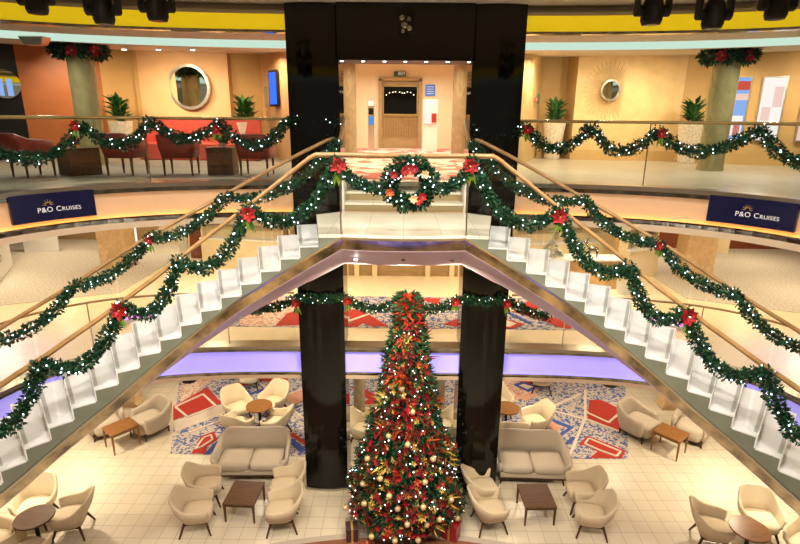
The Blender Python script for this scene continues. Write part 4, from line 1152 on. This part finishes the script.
# ------------------------------------------------------------------ moving head lights
def moving_head():
    t = thing('moving_head_light', (0, 0, 0), None, None)
    bevel(MB().box((0, 0, .86), (.34, .24, .10)).build('base', M['black_plain'], t), .02)
    y = MB(); y.box((0, 0, .79), (.38, .14, .05))
    for s_ in (-1, 1): y.box((s_ * .175, 0, .62), (.035, .13, .36)); y.cyl((s_ * .11, 0, .47), (s_ * .195, 0, .47), .06, n=16)
    bevel(y.build('yoke', M['black_plain'], t), .01)
    h = MB(); h.lathe([(.07, .32), (.10, .325), (.118, .37), (.118, .50), (.105, .57), (.08, .62), (.05, .64)], n=20)
    hd = h.build('head', M['black_plain'], t, True)
    MB().cyl((0, 0, .335), (0, 0, .32), .075, n=20).build('lens', M['screen_dark'], hd)
    MB().cyl((0, 0, .9), (0, 0, 1.18), .03, n=10).build('clamp', M['black_plain'], t)
    return t
mh = moving_head()
for i, (x, n_) in enumerate(((-3.80, 'leftmost of the three moving head lights hanging at the top left'), (-3.12, 'middle one of the three moving head lights hanging at the top left'),
        (-2.56, 'rightmost of the three moving head lights hanging at the top left'), (2.52, 'leftmost of the three moving head lights hanging at the top right'),
        (3.15, 'middle one of the three moving head lights hanging at the top right'), (3.78, 'rightmost of the three moving head lights hanging at the top right'))):
    place(mh, i > 0, (x, 6.0, 2.05 - .29 + (.09 if abs(x) > 3.5 else (.0 if abs(x) > 2.9 else .03))), 0, 'black ' + n_, 'stage light', 'moving head stage lights', .9)
for sx in (-1, 1):
    t = thing('lighting_truss', (sx * 3.2, 6.0, 2.80), 'black lighting bar carrying the three stage lights at the top %s' % ('left' if sx < 0 else 'right'), 'lighting bar')
    MB().cyl((-1.1, 0, .06), (1.1, 0, .06), .025, n=12).build('bar', M['black_plain'], t)
    for x in (-.9, .9): MB().cyl((x, 0, .06), (x, 0, .15), .012, n=8).build('hanger', M['black_plain'], t)
# ------------------------------------------------------------------ banners
def on_curve(E, x0, x1):
    A = [p for p in with_n(E, 0) if p[1] > 5]
    return sorted([p for p in A if x0 <= p[0] <= x1], key=lambda p: p[0])
def banner(sx):
    E = sup(6.5, 5.25, 4.7, 3.3, 1600)
    A = [p for p in with_n(E, 0) if p[1] > 5.0 and p[0] * sx > 0]
    A.sort(key=lambda p: -p[1] if sx > 0 else p[1])          # left to right as seen
    ya, yb = (9.04, 8.07) if sx > 0 else (8.02, 8.98)
    A = [p for p in A if min(ya, yb) <= p[1] <= max(ya, yb)]
    mid = A[len(A) // 2]
    t = thing('banner', (mid[0], mid[1], -.30), 'navy P&O Cruises banner on the %s side of the upper balcony front' % ('left' if sx < 0 else 'right'), 'banner')
    Lc = [0]
    for a, b in zip(A, A[1:]): Lc.append(Lc[-1] + math.hypot(a[0] - b[0], a[1] - b[1]))
    tot = Lc[-1]
    def at(u, off):
        u = max(0, min(tot - 1e-4, u)); i = max(0, next((k for k in range(len(Lc)) if Lc[k] > u), len(Lc) - 1) - 1)
        f = (u - Lc[i]) / max(1e-9, Lc[i + 1] - Lc[i]); a, b = A[i], A[i + 1]
        return Vector((a[0] + (b[0] - a[0]) * f + a[3] * off, a[1] + (b[1] - a[1]) * f + a[4] * off, 0))
    q = MB(); n = 24; vs = []; fs = []
    for i in range(n + 1):
        for off in (-.035, .02):
            p = at(tot * i / n, off)
            for z in (-.50, -.06): vs.append((p.x - mid[0], p.y - mid[1], z + .30))
    for i in range(n):
        a = i * 4; b = a + 4
        fs += [(a, b, b + 1, a + 1), (a + 2, a + 3, b + 3, b + 2), (a + 1, b + 1, b + 3, a + 3), (a, a + 2, b + 2, b)]
    fs += [(0, 1, 3, 2), (n * 4, n * 4 + 2, n * 4 + 3, n * 4 + 1)]
    q.add(vs, fs).build('cloth', M['navy'], t)
    # lettering bent onto the curved cloth
    def text(body, size, u0, z, m, nm):
        c = bpy.data.curves.new('lettering', 'FONT'); c.body = body; c.size = size; c.extrude = .003; c.space_character = 1.1; c.align_x = 'LEFT'
        o = bpy.data.objects.new('lettering', c); COL.objects.link(o); bpy.context.view_layer.update()
        me = bpy.data.meshes.new_from_object(o.evaluated_get(bpy.context.evaluated_depsgraph_get())); bpy.data.objects.remove(o)
        wd = max((v.co.x for v in me.vertices), default=0)
        for v in me.vertices:
            p = at(u0 + v.co.x, -.040 - v.co.z); v.co = (p.x - mid[0], p.y - mid[1], z + v.co.y + .30)
        me.materials.clear(); me.materials.append(m); ob = bpy.data.objects.new(nm, me); COL.objects.link(ob); ob.parent = t; return wd
    u = tot * (.30 if sx < 0 else .32); 
    w1 = text('P&O C', .112, u, -.36, M['letter'], 'lettering'); text('RUISES', .088, u + w1 + .012, -.36, M['letter'], 'lettering')
    # rising sun above the lettering
    s_ = MB(); cu = u + .17; cz = -.245
    for k in range(7):
        a = PI * k / 6; r0, r1 = .03, .09
        pa = []
        for rr, da in ((r0, -.12), (r1, 0), (r0, .12)):
            p = at(cu + rr * math.cos(a + da), -.042); pa.append((p.x - mid[0], p.y - mid[1], cz + rr * math.sin(a + da) + .30))
        for rr, da in ((r0, -.12), (r1, 0), (r0, .12)):
            p = at(cu + rr * math.cos(a + da), -.038); pa.append((p.x - mid[0], p.y - mid[1], cz + rr * math.sin(a + da) + .30))
        s_.add(pa, [(0, 1, 2), (3, 5, 4), (0, 3, 4, 1), (1, 4, 5, 2), (2, 5, 3, 0)])
    s_.build('sun_emblem', M['gold_letter'], t)
banner(-1); banner(1)

# ------------------------------------------------------------------ deck 3 furniture (left lounge)
def leather_chair():
    t = thing('lounge_chair', (0, 0, 0), None, None)
    shell(.66, .62, .34, .80, .66, .06, 5, 2.3, .03, power=.8, inset=.02).build('backrest', M['leather'], t, True)
    cushion(.54, .54, .34, .47, 6, 0, -.04).build('seat', M['leather'], t, True)
    bevel(MB().box((0, 0, .36), (.56, .54, .05)).build('seat_frame', M['darkwood'], t), .01)
    for x in (-1, 1):
        for y in (-1, 1): MB().box((x * .26, y * .24, .18), (.045, .045, .36), taper=.55).build('leg', M['midwood'], t)
    return t
lc = leather_chair(); GL = 'dark red chairs along the upper deck rail'
for i, (x, y, a, lab) in enumerate(((-5.45, 10.62, 172, 'dark red chair right of the large brown cube table on the upper deck'),
        (-4.42, 10.72, 186, 'dark red chair left of the smaller brown cube table on the upper deck'),
        (-2.93, 10.78, 180, 'dark red chair nearest the portal on the upper deck'),
        (-7.00, 10.15, 150, 'dark red chair just left of the large brown cube table on the upper deck'),
        (-7.95, 9.75, 140, 'dark red chair at the left picture edge on the upper deck'))):
    place(lc, i > 0, (x, y, .012), R_(a), lab, 'chair', GL)
def cube_table(loc, d, rz, label):
    t = thing('cube_table', loc, label, 'table', None, rz)
    bevel(MB().box((0, 0, d[2] / 2), d).build('body', M['midwood'], t), .01)
    bevel(MB().box((0, 0, d[2] + .008), (d[0] + .02, d[1] + .02, .016)).build('table_top', M['darkwood'], t), .004)
cube_table((-6.38, 10.60, .012), (.58, .58, .50), R_(-38), 'large brown wooden cube table between dark red chairs on the upper deck')
cube_table((-3.66, 10.92, .012), (.50, .50, .52), R_(4), 'smaller brown cube table with a plant pot between two dark red chairs')
t = thing('potted_poinsettia', (-3.64, 10.92, .536), 'small red poinsettia in a pot on the smaller cube table', 'plant')
MB().lathe([(.05, 0), (.07, .1), (.075, .1)], n=14).build('pot', M['pot'], t)
q = MB(); [q.leaf((0, 0, .1), rnd_dir() + Vector((0, 0, .8)), rnd_dir(), .16, .05) for i in range(40)]; q.build('foliage', M['leafy'], t)
q = MB(); [flower_mb(q, Vector((random.uniform(-.1, .1), random.uniform(-.1, .1), random.uniform(.2, .28))), Vector((0, -.4, .8)).normalized(), .06) for i in range(5)]; q.build('flowers', M['red_petal'], t)
# red banquette
t = thing('banquette', (-5.35, 14.5, .012), 'long bright red banquette under the round mirror', 'sofa')
bevel(MB().box((0, 0, .22), (3.0, .60, .44)).build('seat', M['red_seat'], t), .04, 3)
bevel(MB().box((0, .32, .60), (3.0, .16, .98)).build('backrest', M['red_seat'], t), .05, 3)
for x in (-1, 1): bevel(MB().box((x * 1.5, 0, .34), (.14, .7, .62)).build('armrest', M['red_seat'], t), .04, 3)
# plants
def plant(loc, label, ph, pr, lh, n=110):
    lh *= 1.55
    t = thing('potted_plant', loc, label, 'plant', 'leafy plants in tall speckled pots')
    MB().lathe([(pr * .62, 0), (pr * .66, .03), (pr, ph), (pr * .93, ph), (pr * .9, ph - .04), (.01, ph - .04)], n=24).build('pot', M['pot'], t)
    q = MB()
    for i in range(n):
        a = random.random() * 6.28; h = random.uniform(0, lh * .7); r = random.uniform(0, .12)
        d = Vector((math.cos(a), math.sin(a), random.uniform(.1, 1.3)))
        q.leaf((r * math.cos(a), r * math.sin(a), ph - .03 + h), d, (0, 0, 1), random.uniform(.2, .38), .12)
    for i in range(7):
        a = random.random() * 6.28; q.cyl((0, 0, ph - .05), (.15 * math.cos(a), .15 * math.sin(a), ph + lh * .7), .008, n=6)
    q.build('foliage', M['leafy'], t)
plant((-7.65, 14.85, .0), 'leafy plant in a tall speckled pot against the ochre wall, left of the mirror', .98, .30, .50)
plant((-4.35, 15.0, .0), 'leafy plant in a tall speckled pot left of the blue wall screen', .98, .30, .50)
plant((4.35, 16.1, .0), 'leafy plant in a tall speckled pot left of the sunburst mirror', 1.05, .32, .50)
plant((7.75, 15.0, .0), 'leafy plant in a tall speckled pot right of the sunburst mirror', 1.05, .33, .50)
# mirrors
t = thing('round_mirror', (-5.95, 15.50, 1.90), 'large round mirror in a silver frame above the red banquette', 'mirror', None, -.08)
MB().cyl((0, .02, 0), (0, -.02, 0), .54, n=48).build('mirror_glass', M['mirror'], t)
q = MB(); n = 48
vs = []; fs = []
for i in range(n):
    a = 2 * PI * i / n
    for r, y in ((.52, .03), (.60, .03), (.60, -.05), (.52, -.05)): vs.append((r * math.cos(a), y, r * math.sin(a)))
for i in range(n):
    for k in range(4): fs.append((i * 4 + k, i * 4 + (k + 1) % 4, ((i + 1) % n) * 4 + (k + 1) % 4, ((i + 1) % n) * 4 + k))
q.add(vs, fs).build('frame', M['mirror_frame'], t)
ring_data = t.children[1].data
t = thing('sunburst_mirror', (5.75, 15.84, 1.92), 'small round mirror with thin sunburst rays on the right gallery wall', 'mirror', None, .10)
MB().cyl((0, .0, 0), (0, -.05, 0), .25, n=32).build('mirror_glass', M['mirror'], t)
vs = []; fs = []; q = MB()
for i in range(n):
    a = 2 * PI * i / n
    for r, y in ((.24, .0), (.29, .0), (.29, -.07), (.24, -.07)): vs.append((r * math.cos(a), y, r * math.sin(a)))
q.add(vs, [(i * 4 + k, i * 4 + (k + 1) % 4, ((i + 1) % n) * 4 + (k + 1) % 4, ((i + 1) % n) * 4 + k) for i in range(n) for k in range(4)]).build('frame', M['mirror_frame'], t)
q = MB()
for i in range(72):
    a = 2 * PI * i / 72; r1 = .80 if i % 2 else .62
    q.cyl((.27 * math.cos(a), -.01, .27 * math.sin(a)), (r1 * math.cos(a), -.01, r1 * math.sin(a)), .006, n=4)
q.build('rays', M['brown_panel'], t)
t = thing('round_mirror', (-9.98, 13.98, 1.86), 'round porthole mirror with blue reflections on the dark wall at the far left', 'mirror', None, .49)
MB().cyl((0, .0, 0), (0, -.03, 0), .34, n=40).build('mirror_glass', M['mirror'], t)
q = MB(); 
for x, w_ in ((-.20, .05), (-.08, .09), (.10, .12)): q.box((x, -.04, -.08), (w_, .012, .40))
q.build('blue_reflection', M['poster_blue'], t)  # glowing blue bars stand in for reflections in the mirror
# wall screen
t = thing('wall_screen', (-3.47, 14.86, 1.85), 'tall blue digital screen on the wall left of the portal', 'screen', None, -.85)
MB().box((0, 0, 0), (.46, .05, .92)).build('bezel', M['screen_dark'], t); MB().box((0, -.03, 0), (.36, .01, .80)).build('display', M['screen_blue'], t)
t = thing('notice_sign', (-3.82, 15.40, 1.65), 'narrow pale notice beside the blue wall screen', 'sign', None, -.95)
MB().box((0, 0, 0), (.14, .03, .55)).build('panel', M['marble_beige'], t)
t = thing('call_point', (3.62, 15.50, 1.65), 'small red fire call point on the wall right of the portal', 'alarm', None, 1.2)
MB().box((0, 0, 0), (.14, .05, .14)).build('case', M['red_seat'], t); MB().box((0, -.03, 0), (.07, .01, .05)).build('glass', M['white'], t)
t = thing('wall_sign', (3.78, 15.9, 1.68), 'small dark sign beside the red fire call point', 'sign', None, 1.2)
MB().box((0, 0, 0), (.12, .03, .26)).build('panel', M['sign_green'], t)
# posters
def poster(loc, w_, h_, rz, m, label, bits=()):
    t = thing('poster', loc, label, 'poster', 'backlit posters in the right gallery', rz)
    MB().box((0, 0, 0), (w_ + .06, .06, h_ + .06)).build('frame', M['mirror_frame'], t)
    MB().box((0, -.035, 0), (w_, .012, h_)).build('print', M[m], t)
    for x, z, a, b, mm in bits: MB().box((x, -.043, z), (a, .004, b)).build('print_patch', M[mm], t)
poster((8.72, 14.72, 1.43), .42, 1.55, -.16, 'poster_blue', 'backlit travel poster with blue and red areas beside the right olive column',
       [(0, .58, .42, .22, 'poster_red'), (0, .30, .42, .16, 'poster_pink'), (-.02, -.42, .38, .5, 'poster_white'), (.05, -.5, .16, .34, 'poster_red')])
poster((9.50, 14.58, 1.43), .50, 1.55, -.37, 'poster_white', 'backlit pale poster, middle one of the three', [(-.1, -.3, .2, .7, 'poster_pink'), (.12, .3, .2, .5, 'poster_pink')])
poster((10.42, 14.24, 1.43), .56, 1.55, -.37, 'poster_pink', 'backlit pinkish poster at the right picture edge', [(-.1, .35, .3, .6, 'poster_white'), (.15, -.35, .2, .5, 'poster_white')])
# ------------------------------------------------------------------ foyer furniture
t = thing('information_pillar', (-1.15, 19.0, .012), 'slim silver information pillar with a blue panel in the foyer', 'sign')
MB().box((0, 0, .85), (.22, .12, 1.70)).build('body', M['mirror_frame'], t); MB().box((0, -.07, 1.02), (.18, .02, .28)).build('blue_panel', M['sign_blue'], t)
MB().box((0, -.07, 1.32), (.16, .02, .20)).build('dark_panel', M['screen_dark'], t); MB().box((0, -.07, 1.58), (.18, .02, .16)).build('top_panel', M['white'], t)
t = thing('notice_stand', (.87, 19.0, .012), 'white notice stand with small leaflets in the foyer', 'stand')
MB().box((0, 0, .86), (.50, .22, 1.72)).build('body', M['white'], t); MB().box((-.10, -.12, 1.10), (.22, .01, .34)).build('leaflet', M['poster_white'], t)
MB().box((.13, -.12, 1.12), (.16, .01, .30)).build('leaflet', M['rug_red'], t); MB().box((0, -.12, .92), (.46, .01, .02)).build('ledge', M['mirror_frame'], t)
t = thing('wall_sign', (.94, 20.98, 2.12), 'blue notice on the wall above the white notice stand', 'sign')
MB().box((0, 0, 0), (.36, .04, .40)).build('panel', M['sign_blue'], t); [MB().box((0, -.025, .12 - .08 * i), (.26, .006, .02)).build('text_line', M['white'], t) for i in range(4)]
# gold bar doorway
dr = thing('doorway', (-.17, 20.95, 0), 'brown and gold doorway with a window and gold slats in the middle of the foyer', 'doorway')
q = MB(); q.box((-.74, -.03, 1.25), (.12, .10, 2.50)); q.box((.74, -.03, 1.25), (.12, .10, 2.50)); q.box((0, -.03, 2.50), (1.60, .10, .12)); q.build('frame', M['brown_panel'], dr)
MB().box((0, 0, 1.2), (1.40, .04, 2.4)).build('door_panel', M['brown_panel'], dr)
q = MB(); q.box((0, -.05, 1.75), (1.30, .04, 1.02)); w_ = q.build('window', M['black_gloss'], dr)
q = MB(); [q.box((x, -.08, 1.75), (.05, .03, 1.02)) for x in (-.64, .64)]; [q.box((0, -.08, z), (1.33, .03, .05)) for z in (1.24, 2.26)]; q.build('window_frame', M['brass_rail'], w_)
q = MB(); [q.cyl((-.62 + .062 * i, -.06, .42), (-.62 + .062 * i, -.06, 1.18), .012, n=6) for i in range(21)]; q.build('slats', M['brass_rail'], dr)
MB().box((0, -.06, 1.20), (1.34, .05, .04)).build('rail', M['brass_rail'], dr)
q = MB(); [q.sphere((-.5 + .11 * i + random.uniform(-.03, .03), -.08, 2.0 + random.uniform(-.08, .08)), .018, 6, 4) for i in range(10)]; q.build('chandelier_glints', M['bulb_warm'], dr)
for sx in (-1, 1):
    o = MB().box((sx * 2.3, 20.95, 1.22), (.72, .06, 2.44)).build('door_%d' % (1 if sx < 0 else 2), M['black_gloss']); struct(o)
def sign_text(parent, body, size, loc, m, rx=PI / 2, rz=0, ext=.003, nm='lettering'):
    c = bpy.data.curves.new('lettering', 'FONT'); c.body = body; c.size = size; c.extrude = ext; c.align_x = 'CENTER'; c.align_y = 'CENTER'
    o = bpy.data.objects.new('lettering', c); COL.objects.link(o); bpy.context.view_layer.update()
    me = bpy.data.meshes.new_from_object(o.evaluated_get(bpy.context.evaluated_depsgraph_get())); bpy.data.objects.remove(o)
    me.materials.clear(); me.materials.append(m); ob = bpy.data.objects.new(nm, me); COL.objects.link(ob); ob.parent = parent; ob.location = loc; ob.rotation_euler = (rx, 0, rz)
    return ob
t = thing('exit_sign', (-.19, 20.88, 2.68), 'small green EXIT sign above the gold doorway', 'sign')
MB().box((0, 0, 0), (.44, .04, .16)).build('panel', M['sign_green'], t); sign_text(t, 'EXIT', .13, (.06, -.025, 0), M['letter'])
# ceiling spotlights
def dl(loc, label, group, r=.045, m='spot'):
    t = thing('ceiling_light', loc, label, 'ceiling light', group)
    MB().cyl((0, 0, 0), (0, 0, -.012), r * 1.5, n=16).build('trim_ring', M['brushed'], t); MB().cyl((0, 0, -.012), (0, 0, -.02), r, n=16).build('lens', M[m], t)
    return t
d0 = dl((-1.10, 9.86, 2.085), 'leftmost of the seven small downlights under the black lintel', 'downlights under the lintel', .028)
for x, nm in ((-.73, 'second from the left'), (-.36, 'third from the left'), (0.0, 'middle one'), (.36, 'third from the right'), (.73, 'second from the right'), (1.10, 'rightmost')):
    o = copy_tree(d0); o['label'] = nm + ' of the seven small downlights under the black lintel'; o.location = (x, 9.86, 2.085)
d0 = dl((-6.55, 13.3, 2.62), 'leftmost of the three small ceiling downlights above the round mirror', 'lounge downlights', .05)
for x, nm in ((-5.75, 'middle one'), (-4.95, 'rightmost')): o = copy_tree(d0); o.location = (x, 13.3, 2.62); o['label'] = nm + ' of the three small ceiling downlights above the round mirror'
t = thing('ceiling_speaker', (-7.3, 11.3, 2.53), 'dark tapered box hanging from the glowing cove at the top left', 'ceiling box')
bevel(MB().box((0, 0, 0), (.50, .3, .16), taper=.7).build('housing', M['brushed'], t), .02)
# ------------------------------------------------------------------ middle deck furniture
t = thing('coffee_counter', (-11.3, 14.3, D2), 'white angled coffee counter at the left edge of the middle deck', 'counter', None, -1.107 + PI)
bevel(MB().box((0, .35, .5), (3.2, .7, 1.0)).build('body', M['white'], t), .03)
MB().box((0, .3, 1.17), (3.0, .45, .34)).build('display_case', M['poster_white'], t)
MB().box((0, .3, 1.35), (3.02, .47, .02)).build('case_top', M['sign_blue'], t)
sign_text(t, 'ESPRESSO', .30, (-.35, -.006, .55), M['brown_panel'], PI / 2, 0)
t = thing('menu_board', (-12.2, 17.4, D2), 'small white board behind the coffee counter', 'board', None, .1)
MB().box((0, 0, .45), (1.1, .08, .9)).build('panel', M['white'], t); MB().box((0, -.045, .62), (.7, .01, .06)).build('text_line', M['brown_panel'], t)
t = thing('standing_screen', (-9.25, 17.6, D2), 'narrow white glowing display left of the burl column', 'display')
MB().box((0, 0, .9), (.35, .2, 1.8)).build('body', M['poster_white'], t)
for x, w_, mm, nm, lab in ((-6.55, .75, 'red_wood', 'door_3', None), (-7.3, .28, 'white', 'trim_8', None), (9.55, 1.5, 'red_wood', 'door_4', None), (13.0, 2.6, 'red_wood', 'door_5', None)):
    y = 16.85 if abs(x) < 7 else (17.2 if abs(x) < 8 else 18.9)
    struct(MB().box((x, y, D2 + 1.15), (w_, .1, 2.3)).build(nm, M[mm]))
struct(MB().box((11.05, 18.2, D2 + 1.28), (.45, .3, 2.56)).build('trim_9', M['cream_wall']))
def shelf_unit(cx, cy, w_, rz, label, n=3):
    t = thing('display_shelf', (cx, cy, D2), label, 'shelf', None, rz)
    MB().box((0, .18, 1.1), (w_, .06, 2.2)).build('back_panel', M['cream_wall'], t)
    MB().box((0, 0, .42), (w_, .40, .84)).build('cabinet', M['foyer_wall'], t)
    MB().box((0, 0, .87), (w_ + .04, .46, .05)).build('worktop', M['white'], t)
    for i in range(n): MB().box((0, .05, 1.25 + .32 * i), (w_, .26, .03)).build('shelf', M['marble_beige'], t)
    for x in (-w_ / 2, 0, w_ / 2): MB().box((x, .05, 1.1), (.05, .3, 2.2)).build('upright', M['cream_wall'], t)
shelf_unit(-4.9, 15.9, 2.6, -.15, 'cream display shelves on the middle deck behind the left flight')
shelf_unit(-2.6, 15.0, 1.6, -.5, 'short cream shelves on the middle deck left of the black column')
shelf_unit(4.7, 15.9, 2.8, .15, 'cream display shelves on the middle deck behind the right flight')
shelf_unit(6.9, 15.2, 1.2, .45, 'small cream shelves left of the right burl column')
t = thing('display_table', (4.65, 14.2, D2), 'white-topped display table behind the right flight', 'table')
MB().box((0, 0, .82), (2.6, .6, .05)).build('table_top', M['white'], t); MB().box((0, 0, .4), (2.4, .5, .8)).build('cabinet', M['tan_wall'], t)
t = thing('tabletop_fir', (4.05, 14.2, D2 + .845), 'small silvery fir tree on the display table', 'ornament')
q = MB()
for i in range(220):
    a = random.random() * 6.28; h = random.random(); r = .30 * (1 - h) + .02
    q.leaf((r * .4 * math.cos(a), r * .4 * math.sin(a), .05 + h * .42), (math.cos(a), math.sin(a), -.1), (0, 0, 1), r * .8 + .03, .035)
q.build('branches', M['silver'], t); MB().cyl((0, 0, 0), (0, 0, .75), .015, .006, 8).build('stem', M['silver'], t); MB().box((0, 0, .70), (.16, .015, .02)).build('star', M['silver'], t)
t = thing('ornament_deer', (5.15, 14.1, D2 + .845), 'dark grey standing ornament beside the silvery fir', 'ornament')
def tube_chain(q, pts, rs, n=8):
    for (a, b, r0, r1) in zip(pts, pts[1:], rs, rs[1:]): q.cyl(a, b, r0, r1, n); q.sphere(b, r1, 8, 6)
q = MB(); q.sphere((0, 0, .24), .09, 12, 8, (1.7, .8, .9)); tube_chain(q, [(-.12, 0, .27), (-.2, 0, .4), (-.26, 0, .44)], [.05, .035, .025])
for x in (-.10, .11):
    for y in (-.04, .04): q.cyl((x, y, .22), (x + .01, y, 0), .022, .012, 8)
for y in (-1, 1): tube_chain(q, [(-.19, 0, .43), (-.17, y * .05, .52), (-.12, y * .09, .60)], [.01, .008, .006], 6)
q.build('body', M['dark_steel'], t, True)
t = thing('potted_poinsettia', (5.9, 13.6, D2), 'red poinsettia plant on the middle deck floor by the display shelves', 'plant')
MB().lathe([(.16, 0), (.22, .5), (.2, .5)], n=18).build('pot', M['white'], t)
q = MB(); [q.leaf((0, 0, .5), rnd_dir() + Vector((0, 0, .8)), rnd_dir(), .32, .1) for i in range(60)]; q.build('foliage', M['leafy'], t)
q = MB(); [flower_mb(q, Vector((random.uniform(-.18, .18), random.uniform(-.18, .1), random.uniform(.65, .8))), Vector((0, -.5, .8)).normalized(), .11) for i in range(7)]; q.build('flowers', M['red_petal'], t)
t = thing('wall_emblem', (8.9, 17.5, -1.6), 'small round pale emblem on the tan wall beside the right burl column', 'wall emblem', None, -.9)
MB().cyl((0, 0, 0), (0, -.04, 0), .13, n=24).build('dial', M['white'], t); MB().box((0, -.045, .04), (.012, .006, .08)).build('hand', M['black_plain'], t)
for sx in (-1, 1):
    t = thing('added_glow_bench', (sx * 5.85, 11.45, D2), 'low added bench with a glowing pink and violet strip behind the %s flight' % ('left' if sx < 0 else 'right'), 'bench', None, sx * -.55)
    bevel(MB().box((0, 0, .10), (1.2, .35, .20)).build('seat', M['white'], t), .02)
    MB().box((0, -.18, .12), (1.1, .02, .05)).build('glow_strip', emis('pink_strip', (1, .25, .85), 2.2), t)  # bench and strip added for the pink gleam by each flight
lamp((-8.2, 9.0, -.82), 26, .2, (.40, .22, 1.0), 90); lamp((8.2, 9.2, -.82), 26, .2, (.40, .22, 1.0), 90)
